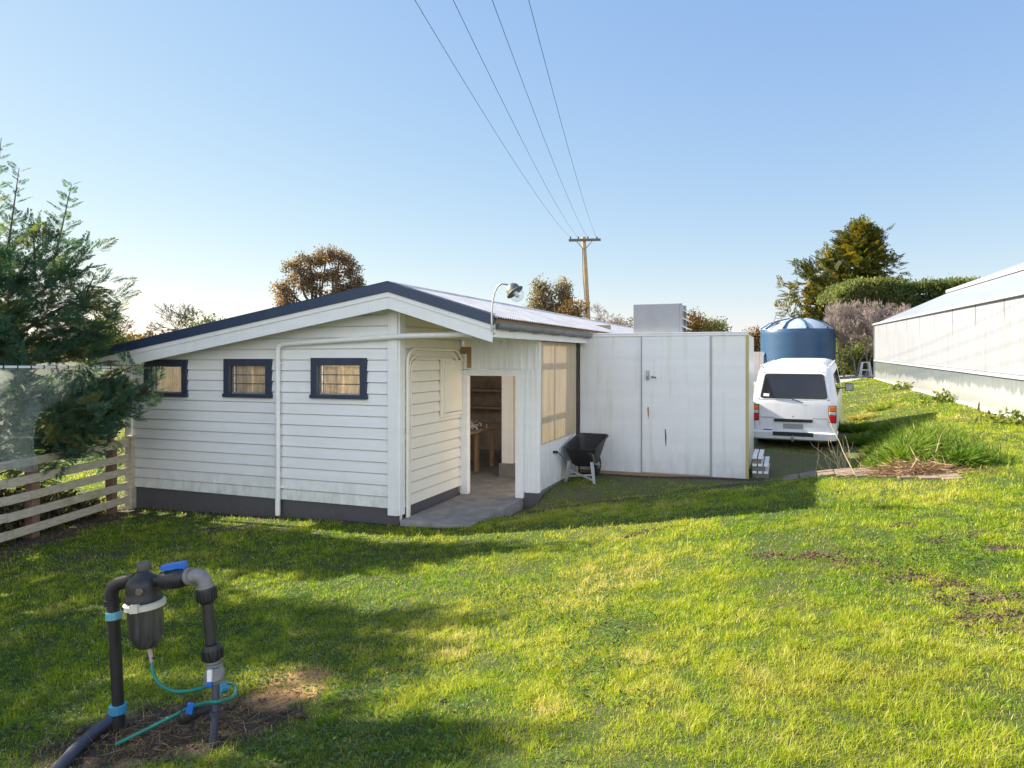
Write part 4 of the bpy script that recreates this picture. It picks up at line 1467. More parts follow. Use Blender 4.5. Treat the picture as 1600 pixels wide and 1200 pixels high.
# materials use object z, so these parts sit at the foot level
up = slab(0, GL, 0.0, 0.05, ZM + 0.07, ZT).build('upper_cladding', M['gh_up'], gh)
lo = slab(0, GL, 0.02, 0.05, ZB - 0.4, ZM)
for i, v in enumerate(lo.v): lo.v[i] = (v[0], v[1], v[2] - ZB)
lo.build('lower_cladding', M['gh_low'], gh, loc=(0, 0, ZB))
slab(0, GL, -0.05, 0.06, ZM - 0.01, ZM + 0.06).build('mid_rail', M['gh_band'], gh, bevel=0.005)
slab(0, GL, -0.03, 0.03, ZB - 0.35, ZB + 0.03).build('base_board', M['gh_band'], gh)
slab(-0.03, GL, -0.09, 0.03, ZT, ZT + 0.07).build('eave_gutter', M['gh_band'], gh, bevel=0.006)
slab(-0.06, -0.005, -0.03, 0.08, ZB - 0.3, ZT + 0.06).build('corner_post', M['gh_band'], gh)
mb = MB()
mb.add(gq(-0.05, GL, 0.03, ZT + 0.075, 2.95, ZT + 1.40), [(0, 1, 2, 3)])
mb.add(gq(-0.05, GL, 0.03, ZT + 0.045, 2.95, ZT + 1.37), [(3, 2, 1, 0)])
mb.build('roof', M['gh_roof'], gh, fixn=False)
slab(-0.08, GL, 2.85, 2.98, ZT + 1.40, ZT + 1.52).build('vent_rail', M['gh_band'], gh)
mb = MB()
mb.add(gq(-0.05, GL, 2.9, ZT + 1.53, 6.0, ZT + 2.72), [(0, 1, 2, 3)])
mb.add(gq(-0.05, GL, 6.0, ZT + 2.72, 12.0, ZT + 0.2), [(0, 1, 2, 3)])
mb.build('roof', simple('greenhouse_upper_roof', (0.27, 0.28, 0.30), 0.4, 0, 0.06, 2, 0), gh, fixn=False)
mb = MB()
mb.prism([G(0.0, 0.05, ZB - 0.3), G(0.0, 0.05, ZT), G(0.0, 2.95, ZT + 1.36), G(0.0, 6.0, ZT + 2.67), G(0.0, 12, ZT + 0.15), G(0.0, 12, ZB - 0.3)], (0.04, 0, 0))
mb.build('end_wall', M['gh_up'], gh)
rd = random.Random(9)
for k in range(11):
    l = 1.2 + k * 2.2
    mb = MB()
    w = rd.uniform(0.05, 0.11); h = rd.uniform(0.45, 1.1)
    mb.add([G(l, -0.002, ZT - 0.01), G(l + w, -0.002, ZT - 0.01), G(l + w * .9, -0.002, ZT - h * .5), G(l + w * 0.5, -0.002, ZT - h), G(l + w * .15, -0.002, ZT - h * .5)], [(0, 1, 2, 3, 4)])
    mb.build('water_stain', M['streak'], up, fixn=False)

# ------------------------------------------------------------------ power pole and lines
PY = 50.0
pb = at(923, 590, PY); ptop = at(912, 370, PY)
pb.z = tz(pb.x, pb.y) - 0.1
pole = thing('power_pole', 'weathered timber power pole with one crossarm rising behind the shed roof', 'power pole', pb)
def PL(v): return Vector(v) - Vector(pb)
MB().tube([PL(pb), PL(pb.lerp(ptop, 0.5)), PL(ptop)], [0.21, 0.18, 0.135], 12).build('pole_shaft', M['pole'], pole, smooth=True)
ca, cb_ = at(888.5, 375.5, PY - 0.2), at(938.5, 374.5, PY - 0.2)
MB().beam(PL(ca), PL(cb_), 0.12, 0.17).build('crossarm', simple('grey_crossarm', (0.13, 0.12, 0.10), 0.9), pole)
mb = MB()
pm = at(913, 391, PY - 0.15)
mb.beam(PL(at(901, 377, PY - 0.27)), PL(pm), 0.04, 0.05); mb.beam(PL(at(925, 377, PY - 0.27)), PL(pm), 0.04, 0.05)
mb.build('brace', M['gutter'], pole)
mb = MB(); mb.tube([PL(at(910, 388, PY - 0.2)), PL(at(911, 430, PY - 0.25)), PL(at(914, 470, PY - 0.25))], 0.035, 6); mb.build('cable', M['gutter'], pole)
ins_px = (891.5, 903.5, 918.5, 932.5)
top_px = (648, 708, 769, 826)
a_, c_ = 0.001144, 8.67
for k, (ip, tp) in enumerate(zip(ins_px, top_px)):
    q = at(ip, 372.5, PY - 0.2)
    MB().lathe([(0.03, -0.10), (0.03, 0.0), (0.07, 0.02), (0.065, 0.06), (0.04, 0.07), (0.05, 0.10), (0.03, 0.13)], Matrix.Translation(PL(q)), 10).build('insulator', M['black'], pole, smooth=True)
    x1 = q.x; x0 = (tp - 800) / FPX * 13.0
    pts = []
    for Y in np.concatenate([np.linspace(-30, 50, 60)]):
        z = a_ * (Y - 10) ** 2 + c_ + (q.z + 0.1 - 10.50) * max(0, (Y - 13) / 37)
        pts.append((x0 + (x1 - x0) * (Y - 13) / 37.0, Y - 0.2 * (Y > 49.9), z))
    o = MB().tube(pts, 0.006, 5).build('power_line', M['rubber'], None, smooth=True)
    tag(o, ('power line running overhead to the left end of the crossarm', 'second power line from the left end of the crossarm', 'third power line from the left end of the crossarm', 'power line running overhead to the right end of the crossarm')[k], 'power line', 'power lines running to the pole')

# ------------------------------------------------------------------ left fence and net
fA, fB = np.array([-5.93, 11.10]), np.array([-6.45, 6.3])
fdir = (fB - fA) / np.linalg.norm(fB - fA)
FLn = np.linalg.norm(fB - fA)
fn_ = np.array([fdir[1], -fdir[0]])           # points away from the yard?
if fn_[0] > 0: fn_ = -fn_
fence = thing('rail_fence', 'weathered five rail timber fence with lichen running from the shed corner', 'fence', (fA[0], fA[1], 0), math.atan2(fdir[1], fdir[0]))
fside = 1 if (Matrix.Rotation(math.atan2(fdir[1], fdir[0]), 2) @ Vector((0, 1))).x * fn_[0] > 0 else -1
rd = random.Random(4)
for k in range(5):
    z = -0.035 + 0.213 * k
    for a, b in ((0.02, 2.35), (2.355, FLn)):
        dz0, dz1 = rd.uniform(-.008, .008), rd.uniform(-.008, .008)
        mb = MB(); mb.beam((a, 0, z + 0.05 + dz0), (b, 0, z + 0.05 + dz1), 0.026, 0.108)
        mb.build('rail', M['fence'], fence, bevel=0.003)
for l, w, mt, top in ((0.0, 0.12, 'trim', 0.98), (0.30, 0.10, 'postwood', 0.90), (1.85, 0.13, 'postwood', 0.92), (4.0, 0.13, 'postwood', 0.92)):
    off = 0.0 if l == 0 else fside * 0.075
    MB().box(l - w / 2 - (0.04 if l == 0 else 0), l + w / 2 - (0.04 if l == 0 else 0), off - 0.055, off + 0.055, -0.5, top).build('post', M['fence'] if l == 0 else M[mt], fence, bevel=0.004)
wa = at(200, 686, 11.05); wb_ = at(-60, 682, 8.4)
mb = MB()
rot = Matrix.Rotation(-math.atan2(fdir[1], fdir[0]), 4, 'Z')
mb.tube([rot @ (wa - Vector((fA[0], fA[1], 0))), rot @ (wb_ - Vector((fA[0], fA[1], 0)))], 0.0055, 5)
mb.build('wire', M['trim'], fence)


def net_mat():
    t = NT('clear_plastic_netting')
    v = t.coord()
    n = t.noise(5, 6, 0.7, v); n2 = t.noise(110, 3, 0.8, v); n3 = t.noise(1.5, 4, 0.6, t.coord((1, 1, 0.4)))
    a = t.n("BsdfTransparent")
    d = t.n("BsdfDiffuse"); d.inputs[0].default_value = (0.46, 0.53, 0.49, 1)
    tl = t.n("BsdfTranslucent"); tl.inputs[0].default_value = (0.5, 0.55, 0.48, 1)
    ds = t.n("MixShader"); ds.inputs[0].default_value = 0.45
    t.l(d.outputs[0], ds.inputs[1]); t.l(tl.outputs[0], ds.inputs[2])
    f = t.math('ADD', t.math('MULTIPLY', t.ramp(n, 0.35, 0.75), 0.20), t.math('MULTIPLY', t.ramp(n2, 0.4, 0.65), 0.26))
    f = t.math('ADD', t.math('ADD', f, 0.10), t.math('MULTIPLY', t.ramp(n3, 0.4, 0.7), 0.2))
    mx = t.n("MixShader"); t.l(f, mx.inputs[0])
    t.l(a.outputs[0], mx.inputs[1]); t.l(ds.outputs[0], mx.inputs[2])
    t.l(mx.outputs[0], t.out.inputs[0])
    return t.m


# torn sheet of netting hung from a batten behind the fence; coordinates along the fence
def fence_l(px, off=0.0):
    k = (px - 800) / FPX
    # point fA + l*fdir ; x = k*y
    return (k * fA[1] - fA[0]) / (fdir[0] - k * fdir[1])


ntx = thing('plastic_netting', 'torn sheet of translucent netting hanging over the left fence below the cypress', 'netting', (fA[0], fA[1], 0), math.atan2(fdir[1], fdir[0]))
lows = [(188, 588), (165, 596), (140, 612), (118, 624), (95, 636), (62, 645), (55, 668), (51, 690), (47, 735), (30, 738), (0, 732), (-80, 735), (-200, 735)]
lk = []; zl = []
for px, py in lows:
    l = fence_l(px); Y = fA[1] + l * fdir[1]
    lk.append(l); zl.append(CAMZ + (HOR - py) / FPX * Y)
Lg = np.concatenate([np.linspace(lk[0], lk[8], 70), np.linspace(lk[8], FLn, 40)[1:]])
zl_i = np.interp(Lg, lk, zl)
ztop = np.interp(Lg, [lk[0], lk[10], FLn], [2.02, 2.07, 2.10])
nv_ = 34
vs = []
for l, z0, z1 in zip(Lg, zl_i, ztop):
    for j in range(nv_):
        t_ = j / (nv_ - 1)
        z = z1 + (z0 - z1) * t_
        off = fside * (0.05) + 0.05 * math.sin(l * 3.1 + 1.2) * t_ + 0.025 * math.sin(l * 9 + z * 3) * t_ + 0.012 * math.sin(l * 23 - z * 5) * t_
        if z < 0.95: off -= fside * 0.10 * min(1, (0.95 - z) / 0.1)
        vs.append((l, off, z))
nn = len(Lg)
fs = [(i * nv_ + j, (i + 1) * nv_ + j, (i + 1) * nv_ + j + 1, i * nv_ + j + 1) for i in range(nn - 1) for j in range(nv_ - 1)]
MB().add(vs, fs).build('net_sheet', net_mat(), ntx, smooth=True, fixn=False)
MB().beam((lk[0], fside * 0.06, 2.045), (FLn, fside * 0.06, 2.125), 0.02, 0.03).build('top_batten', M['trim'], ntx)
mb = MB()
for l in np.arange(lk[0] + 0.15, FLn, 0.22):
    z = np.interp(l, [lk[0], FLn], [2.045, 2.125])
    mb.box(l - 0.008, l + 0.008, fside * 0.06 - 0.016, fside * 0.06 + 0.016, z - 0.025, z + 0.022)
mb.build('net_clips', M['black'], ntx)
for l in (lk[0], 3.9):
    MB().beam((l, fside * 0.16, -0.3), (l, fside * 0.16, 2.15), 0.07, 0.07).build('post', M['postwood'], ntx)

# ------------------------------------------------------------------ irrigation filter in the foreground
fz = tz(FX, FY)
fo = Vector((FX, FY, fz))
filt = thing('irrigation_filter', 'black irrigation filter on two upright pipes with blue valve handle and green hose', 'irrigation filter', fo)
YL, YM, YR_ = 4.06, 3.92, 3.76
def q_(px, py, Y): return at(px, py, Y) - fo
pipe = MB().tube([q_(186, 1135, YL), q_(185, 1110, YL), q_(176.5, 935, YL)], 0.0315, 18).build('riser_pipe', M['black'], filt, smooth=True)
M['ltblue'] = simple('faded_blue_plastic', (0.16, 0.42, 0.50), 0.5, 0, 0.15, 10)
M['midblue'] = simple('blue_plastic_collar', (0.04, 0.25, 0.42), 0.5, 0, 0.15, 10)
M['blue'] = simple('bright_blue_plastic', (0.02, 0.14, 0.55), 0.4, 0, 0.1, 10)
MB().tube([q_(177.5, 967, YL), q_(177, 955, YL)], 0.043, 8).build('collar', M['ltblue'], filt, bevel=0.003)
MB().tube([q_(184.5, 1114, YL), q_(184, 1100, YL)], 0.046, 12).build('collar', M['midblue'], filt, bevel=0.004)
# left elbow
el = MB().tube([q_(175.5, 945, YL), q_(174, 928, YL), q_(177, 917, YL), q_(187, 911, YL - .01), q_(200, 907, YL - .05), q_(214, 904, YM)], [0.036, 0.037, 0.038, 0.038, 0.036, 0.034], 16)
el.tube([q_(175.5, 944, YL), q_(175, 936, YL)], 0.045, 16)
el.build('elbow', M['black'], filt, smooth=True)
# body
up_ = (q_(224, 900, YM) - q_(232, 1012, YM)).normalized()
bq = up_.to_track_quat('Z', 'Y').to_matrix().to_4x4()
b0 = Matrix.Translation(q_(231, 1013, YM)) @ bq
S = YM / FPX
def lz(k): return k * S
M['bowl'] = dirty_paint('smoky_filter_bowl', (0.040, 0.038, 0.036), (0.30, 0.29, 0.27), 0.5, 0.35, True, thr=0.50)
MB().lathe([(lz(4), 0), (lz(14), lz(3)), (lz(21), lz(12)), (lz(24.5), lz(24)), (lz(25.5), lz(40)), (lz(26), lz(66))], b0, 28).build('filter_bowl', M['bowl'], filt, smooth=True)
M['ringm'] = dirty_paint('dirty_white_clamp', (0.62, 0.60, 0.48), (0.60, 0.48, 0.08), 0.7, 0.6, False)
rg = MB().lathe([(lz(27), lz(64)), (lz(30.5), lz(66)), (lz(30.5), lz(73)), (lz(27), lz(75))], b0, 28)
rg.box(lz(24), lz(34), -lz(6), lz(6), lz(66), lz(78), b0)
rgo = rg.build('clamp_ring', M['ringm'], filt, smooth=True)
mb = MB()
for k, (a, h0, h1) in enumerate(((-62, 66.5, 72), (-59, 70, 72.5), (-56, 66.5, 71), (-50, 67, 72.5), (-47, 68, 73))):
    c = Vector((lz(31.0) * math.cos(R(a)), lz(31.0) * math.sin(R(a)), 0))
    tdir = Vector((-math.sin(R(a)), math.cos(R(a)), 0))
    mb.tube([b0 @ (c + Vector((0, 0, lz(h0)))), b0 @ (c + tdir * lz(1.5) + Vector((0, 0, lz(h1))))], lz(0.5), 5)
mb.build('ring_mark', M['black'], rgo)
MB().lathe([(lz(25), lz(75)), (lz(27), lz(77)), (lz(27), lz(84)), (lz(25.5), lz(86)), (lz(26), lz(92)), (lz(24.5), lz(99)), (lz(24.5), lz(104)), (lz(20), lz(111)), (lz(11), lz(118)), (lz(9), lz(121))], b0, 28).build('filter_head', M['black'], filt, smooth=True)
MB().lathe([(lz(8), lz(120)), (lz(10), lz(123)), (lz(10), lz(132)), (lz(9.5), lz(133))], b0 @ Matrix.Translation((-lz(5), 0, 0)), 18).build('cap', simple('dusty_cap', (0.11, 0.10, 0.085), 0.7), filt, smooth=True)
gm = Matrix.Translation(q_(218, 925, YM - 0.088)) @ Matrix.Rotation(R(90), 4, 'X')
MB().lathe([(0.004, -0.01), (0.020, -0.008), (0.021, 0.006), (0.015, 0.012)], gm, 16).build('gauge_plug', simple('brass_grey_plug', (0.16, 0.14, 0.09), 0.5, 0.4), filt, smooth=True)
# outlet, ball valve with blue handle, right elbow
vb = MB().tube([q_(240, 908, YM), q_(254, 905, YM - .02)], 0.030, 16)
vb.tube([q_(253, 908, YM - .03), q_(256, 907, YM - .03), q_(280, 904, YM - .06), q_(290, 903, YM - .07)], [0.045, 0.050, 0.050, 0.044], 18)
vb.tube([q_(288, 902, YM - .07), q_(297, 901, YM - .08)], 0.040, 16)
vb = vb.build('ball_valve', M['black'], filt, smooth=True)
hb = MB()
hb.prism([q_(250, 892, YM - .06), q_(250, 885, YM - .06), q_(266, 882, YM - .06), q_(275, 880, YM - .06), q_(287, 879, YM - .06), q_(289, 889, YM - .06), q_(276, 889, YM - .06), q_(266, 892, YM - .06)], (0, 0.045, 0.0))
hb.build('valve_handle', M['blue'], vb, bevel=0.004)
MB().tube([q_(270, 893, YM - .04), q_(270, 888, YM - .04)], 0.016, 10).build('valve_stem', M['black'], vb)
M['greyp'] = simple('weathered_grey_fitting', (0.21, 0.20, 0.19), 0.55, 0, 0.25, 12)
er = MB().tube([q_(296, 902, YM - .08), q_(306, 899, YM - .10), q_(315, 901, YM - .11), q_(320, 907, YM - .12), q_(321, 917, YM - .12), q_(322, 924, YM - .12)], [0.036, 0.037, 0.037, 0.037, 0.036, 0.036], 16)
er.tube([q_(296, 901, YM - .08), q_(301, 900, YM - .09)], 0.047, 18); er.tube([q_(320, 914, YM - .12), q_(321, 920, YM - .12)], 0.044, 18)
er.build('elbow', M['greyp'], filt, smooth=True)
cl = MB()
cm = (q_(321, 915, YM - .12) - q_(324, 940, YM - .12)).normalized().to_track_quat('Z', 'Y').to_matrix().to_4x4()
cm = Matrix.Translation(q_(324, 941, YM - .12)) @ cm
cl.lathe([(0.034, -0.004), (0.046, 0.012), (0.049, 0.02), (0.049, 0.07), (0.045, 0.08)], cm, 18)
for k in range(18):
    a = 2 * math.pi * k / 18
    cl.box(0.047, 0.053, -0.003, 0.003, 0.015, 0.072, cm @ Matrix.Rotation(a, 4, 'Z'))
cl.build('union_nut', M['black'], filt, smooth=True)
MB().tube([q_(324, 938, YM - .12), q_(330, 1010, YR_ + .02)], 0.0285, 18).build('riser_pipe', M['black'], filt, smooth=True)
cl = MB()
cm = Matrix.Translation(q_(333, 1032, YR_)) @ (q_(330, 1005, YR_) - q_(333, 1032, YR_)).normalized().to_track_quat('Z', 'Y').to_matrix().to_4x4()
cl.lathe([(0.036, 0.0), (0.048, 0.01), (0.051, 0.02), (0.049, 0.06), (0.040, 0.085)], cm, 16)
for k in range(12):
    cl.box(0.047, 0.056, -0.005, 0.005, 0.012, 0.06, cm @ Matrix.Rotation(2 * math.pi * k / 12, 4, 'Z'))
cl.build('union_nut', M['black'], filt, smooth=True)
lv = MB().tube([q_(333, 1030, YR_), q_(334, 1040, YR_), q_(335, 1048, YR_ - .01), q_(336, 1062, YR_ - .02), q_(337, 1066, YR_ - .02)], [0.036, 0.036, 0.050, 0.048, 0.034], 16)
for py in (1036, 1054, 1061):
    lv.tube([q_(334.6, py, YR_ - .01), q_(334.8, py + 3, YR_ - .01)], 0.052 if py > 1050 else 0.042, 16)
lvo = lv.build('ball_valve', M['greyp'], filt, smooth=True)
mb = MB(); mb.box(-0.012, 0.012, -0.075, -0.055, -0.03, 0.03, Matrix.Translation(q_(336, 1047, YR_ + 0.0))); mb.build('valve_handle', M['trim'], lvo, bevel=0.003)
mb = MB(); mb.box(-0.013, 0.013, -0.078, -0.056, -0.055, -0.031, Matrix.Translation(q_(336, 1047, YR_ + 0.0))); mb.build('valve_handle', M['blue'], lvo, bevel=0.003)
M['pvc'] = simple('dark_grey_pvc_pipe', (0.055, 0.060, 0.085), 0.45, 0, 0.2, 10)
dpp = MB().tube([q_(337, 1064, YR_ - .03), q_(337, 1100, YR_ - .05), q_(336, 1118, YR_ - .06), q_(333, 1168, YR_ - .07)], 0.0195, 14)
dpp.tube([q_(337, 1094, YR_ - .05), q_(337, 1100, YR_ - .05)], 0.028, 14); dpp.tube([q_(336.5, 1110, YR_ - .06), q_(336, 1117, YR_ - .06)], 0.028, 14)
dpp.build('down_pipe', M['pvc'], filt, smooth=True)
br = MB().tube([q_(336, 1106, YR_ - .05), q_(320, 1110, YR_ + .01), q_(310, 1112, YR_ + .05)], 0.022, 12)
br.tube([q_(312, 1110, YR_ + .04), q_(306, 1112, YR_ + .06), q_(292, 1117, YR_ + .10), q_(286, 1121, YR_ + .12)], [0.028, 0.036, 0.042, 0.040], 14)
br.tube([q_(293, 1117, YR_ + .10), q_(291, 1118, YR_ + .10)], 0.047, 14)
bro = br.build('branch_valve', M['black'], filt, smooth=True)
MB().box(-0.018, 0.018, -0.012, 0.0, -0.03, 0.03, Matrix.Translation(q_(298, 1106, YR_ + .03)) @ Matrix.Rotation(R(12), 4, 'Y')).build('valve_handle', M['blue'], bro, bevel=0.003)
MB().tube([q_(342, 1078, YR_ + .10), q_(352, 1075, YR_ + .14)], 0.026, 10).build('blue_cap', M['midblue'], filt, smooth=True)
# drain nipple and hose
dn = MB().tube([q_(232, 1012, YM), q_(235, 1020, YM), q_(236.5, 1030, YM), q_(237, 1036, YM)], [0.012, 0.012, 0.010, 0.010], 12)
dno = dn.build('drain_tap', simple('pinkish_nylon', (0.42, 0.33, 0.27), 0.6), filt, smooth=True)
mb = MB(); mb.box(-0.032, 0.022, -0.008, 0.008, -0.004, 0.004, Matrix.Translation(q_(237, 1028, YM))); mb.build('tap_lever', M['black'], dno, bevel=0.002)
hp = [q_(237, 1034, YM), q_(238, 1044, YM - .01), q_(243, 1060, YM - .03), q_(254, 1072, YM - .03), q_(272, 1080, YM - .02), q_(292, 1080, YM), q_(312, 1076, YM + .03), q_(330, 1071, YM + .06), q_(348, 1067, YM + .06), q_(362, 1068, YM + .03), q_(369, 1076, YM - .04), q_(366, 1087, YM - .10), q_(355, 1093, YM - .16), q_(340, 1096, YM - .24), q_(320, 1098, YM - .2), q_(298, 1105, YM - .10), q_(272, 1118, YM - .06), q_(240, 1134, YM - .07), q_(210, 1149, YM - .10), q_(181, 1163, YM - .13)]
# smooth the hose with a Catmull-Rom pass
def catmull(P, n=5):
    out = []
    P = [P[0]] + P + [P[-1]]
    for i in range(1, len(P) - 2):
        for k in range(n):
            t = k / n
            a, b, c, d = P[i - 1], P[i], P[i + 1], P[i + 2]
            out.append(0.5 * ((2 * b) + (c - a) * t + (2 * a - 5 * b + 4 * c - d) * t * t + (3 * b - a - 3 * c + d) * t ** 3))
    out.append(P[-2])
    return out
M['hose'] = simple('green_hose', (0.012, 0.20, 0.145), 0.4, 0, 0.15, 20, 0.1)
hpp = []
for p in catmull(hp):
    w = p + fo
    g = tz(w.x, w.y) + 0.018
    if w.z < g: p = p + Vector((0, 0, g - w.z))
    hpp.append(p)
MB().tube(hpp, 0.0095, 10).build('hose', M['hose'], filt, smooth=True)
# grey supply pipe running off along the ground
sp = []
for px, py in ((178, 1128), (165, 1138), (148, 1151), (125, 1172), (105, 1193), (70, 1235), (30, 1290)):
    x, y, z = ground_hit(px, py + 3)
    sp.append(Vector((x, y, z + 0.035)) - fo)
sp[0].z += 0.01
MB().tube(catmull(sp, 4), 0.033, 14).build('supply_pipe', M['pvc'], filt, smooth=True)
a = sp[0]
MB().tube([a + Vector((0.02, 0.015, 0.0)), a + (sp[1] - a) * 0.35], 0.042, 12).build('collar', M['midblue'], filt, smooth=True)

# ------------------------------------------------------------------ grass
def cull_view(x, y, z, margin=0.06):
    k = x / y
    v = (z - CAMZ) / y
    return (np.abs(k) < 800 / FPX + margin) & (v > -(1200 - HOR) / FPX - margin)


def blades(x, y, z, h, w, tint, lean=0.55, r=rng, curl=0.5):
    n = len(x)
    az = r.uniform(0, 2 * math.pi, n)
    dirx, diry = np.cos(az), np.sin(az)
    ln = np.abs(r.normal(0, lean, n))
    base = np.stack([x, y, z], 1)
    d = np.stack([dirx * ln, diry * ln, np.ones(n)], 1); d = unit(d)
    side = np.stack([-diry, dirx, np.zeros(n)], 1)
    tw = r.uniform(-0.9, 0.9, n)
    side = side * np.cos(tw)[:, None] + np.stack([dirx, diry, np.zeros(n)], 1) * np.sin(tw)[:, None]
    mid = base + d * (h * 0.55)[:, None]
    tip = mid + unit(d + np.stack([dirx, diry, -0.3 * np.ones(n)], 1) * curl * r.uniform(0.2, 1.2, n)[:, None]) * (h * 0.5)[:, None]
    hw = (w * 0.5)[:, None]
    V = np.empty((n, 5, 3))
    V[:, 0] = base - side * hw; V[:, 1] = base + side * hw
    V[:, 2] = mid + side * hw * 0.8; V[:, 3] = mid - side * hw * 0.8
    V[:, 4] = tip
    b = (np.arange(n) * 5)[:, None]
    # quads with a repeated tip are avoided: quad + triangle written as two tris + one
    T = np.concatenate([b + np.array([[0, 1, 2]]), b + np.array([[0, 2, 3]]), b + np.array([[3, 2, 4]])], 0)
    return V.reshape(-1, 3), T, np.repeat(tint, 5)


def vnoise(x, y, seed):
    r = np.random.default_rng(seed)
    G_ = r.uniform(-1, 1, (256, 256))
    xi = np.floor(x).astype(int); yi = np.floor(y).astype(int)
    fx = x - xi; fy = y - yi
    fx = fx * fx * (3 - 2 * fx); fy = fy * fy * (3 - 2 * fy)
    a = G_[xi & 255, yi & 255]; b = G_[(xi + 1) & 255, yi & 255]
    c = G_[xi & 255, (yi + 1) & 255]; d = G_[(xi + 1) & 255, (yi + 1) & 255]
    return (a * (1 - fx) + b * fx) * (1 - fy) + (c * (1 - fx) + d * fx) * fy


def fbm(x, y, f, seed):
    """smooth random field in about -1..1; f is angular frequency"""
    x = np.asarray(x, float) + 50; y = np.asarray(y, float) + 70
    f = f / 3.0
    out = 0; a = 1.0
    for o in range(4):
        ca, sa = math.cos(0.7 * o + seed), math.sin(0.7 * o + seed)
        out = out + a * vnoise((x * ca - y * sa) * f, (x * sa + y * ca) * f, seed * 13 + o)
        f *= 2.0; a *= 0.55
    return out * 1.05


def lawn_mask(x, y):
    s, u = SU(x, y)
    m = np.ones_like(x)
    # not under buildings, slab, pavers
    m *= ~((s > -4.9) & (s < 1.05) & (u > -0.02))
    m *= ~((s > -4.9) & (s < 1.33) & (u > 1.9))
    m *= ~((s > 1.28) & (s < 4.25) & (u > 4.05) & (u < 7.2))
    pu = path_u(s)
    m *= ~((np.abs(u - pu - 0.23) < 0.28) & (s > 4.8) & (s < 6.5))
    fx = np.interp(y, [2, 6.3, 11.1], [-6.9, -6.45, -5.93])
    m *= (x > fx - 6)
    # greenhouse
    gxr = np.interp(y, [6, 32.8], [16.6 - 26.8 * 0.333 / 0.943, 16.6])
    m *= (x < gxr - 0.02)
    return m


def sample_lawn():
    out = []
    bands = [(1.7, 2.9, 30000), (2.9, 4.2, 26000), (4.2, 5.6, 18000), (5.6, 7.5, 10500), (7.5, 10, 5200), (10, 14, 2600), (14, 22, 1100), (22, 40, 380)]
    for y0, y1, dens in bands:
        xa, xb = -0.78 * y1, 0.78 * y1
        n = int((xb - xa) * (y1 - y0) * dens)
        x = rng.uniform(xa, xb, n); y = rng.uniform(y0, y1, n)
        out.append(np.stack([x, y], 1))
    return np.concatenate(out)


P = sample_lawn()
x, y = P[:, 0], P[:, 1]
z = terrain(x, y)
keep = cull_view(x, y, z) & (lawn_mask(x, y) > 0)
x, y, z = x[keep], y[keep], z[keep]
soil = zone_soil(x, y); dry = zone_dry(x, y); yard = zone_yard(x, y)
s, u = SU(x, y)
bank = sstep(s, 6.2, 6.8) * sstep(s, 8.2, 7.6) * sstep(u, 3.0, 4.0) * sstep(u, 18, 14)
drive = (yard > 0.5) & (u > 8)
fb = fbm(x, y, 2.2, 5)
fb2 = fbm(x, y, 6.0, 9)
fb3 = fbm(x, y, 24.0, 14)
prob = 1 - np.clip((soil + 0.25 * fb2 - 0.30) * 2.2, 0, 0.97)
prob *= 1 - np.clip((dry + 0.2 * fb2 - 0.4) * 2.0, 0, 0.9)
prob *= 1 - yard * np.clip(0.58 - 0.6 * fb, 0.1, 0.95)
prob *= np.where(drive, np.where(u < 12, 0.6, 0.12), 1)
prob *= np.clip(0.92 + 0.35 * fb3, 0.62, 1)
keep = rng.uniform(size=len(x)) < prob
x, y, z, s, u, fb, fb2, fb3, yard, soil, dry, bank = [a[keep] for a in (x, y, z, s, u, fb, fb2, fb3, yard, soil, dry, bank)]
n = len(x)
h = rng.uniform(0.014, 0.036, n) * (1 + 0.4 * np.clip(fb2, -0.6, 1)) * (1 + 0.5 * np.clip(fb3, -0.5, 1.2)) * (1 + 0.75 * np.clip(fbm(x, y, 62.0, 17), -0.55, 1.0)) * (1 - 0.45 * yard)
tall = rng.uniform(size=n) < 0.012
h = np.where(tall, h * rng.uniform(1.4, 2.2, n), h)
edge_wall = (np.abs(u + 0.1) < 0.15) & (s < 0) & (s > -4.9)
h = np.where(edge_wall, h * 1.5, h)
w = (0.0021 + 0.0009 * np.clip(y - 3, 0, 30) * 0.75 + 0.0006 * np.clip(y - 11, 0, 20)) * rng.uniform(0.7, 1.35, n)
tint = 0.42 + 0.24 * fb + 0.18 * fb2 + 0.20 * fb3 + rng.normal(0, 0.16, n)
tint = np.where(rng.uniform(size=n) < 0.075, rng.uniform(0.85, 1.0, n), tint)
tint = np.clip(tint + 0.25 * dry - 0.15 * yard, 0, 1)
lean_ = np.where(rng.uniform(size=n) < 0.30, 3.5, 1.1)
h = np.where(lean_ > 3, np.maximum(h, 0.03), h)
tint = np.where((lean_ > 3) & (rng.uniform(size=n) < 0.18), 0.95, tint)
Vg, Tg, tg = blades(x, y, z - 0.002, h, w, tint, lean_, curl=0.9)
g = npmesh_idx('grass', Vg, Tg, M['grass'], tint=tg)
tag(g, 'short patchy yellow green lawn grass', 'grass', kind='stuff')
NBL = n

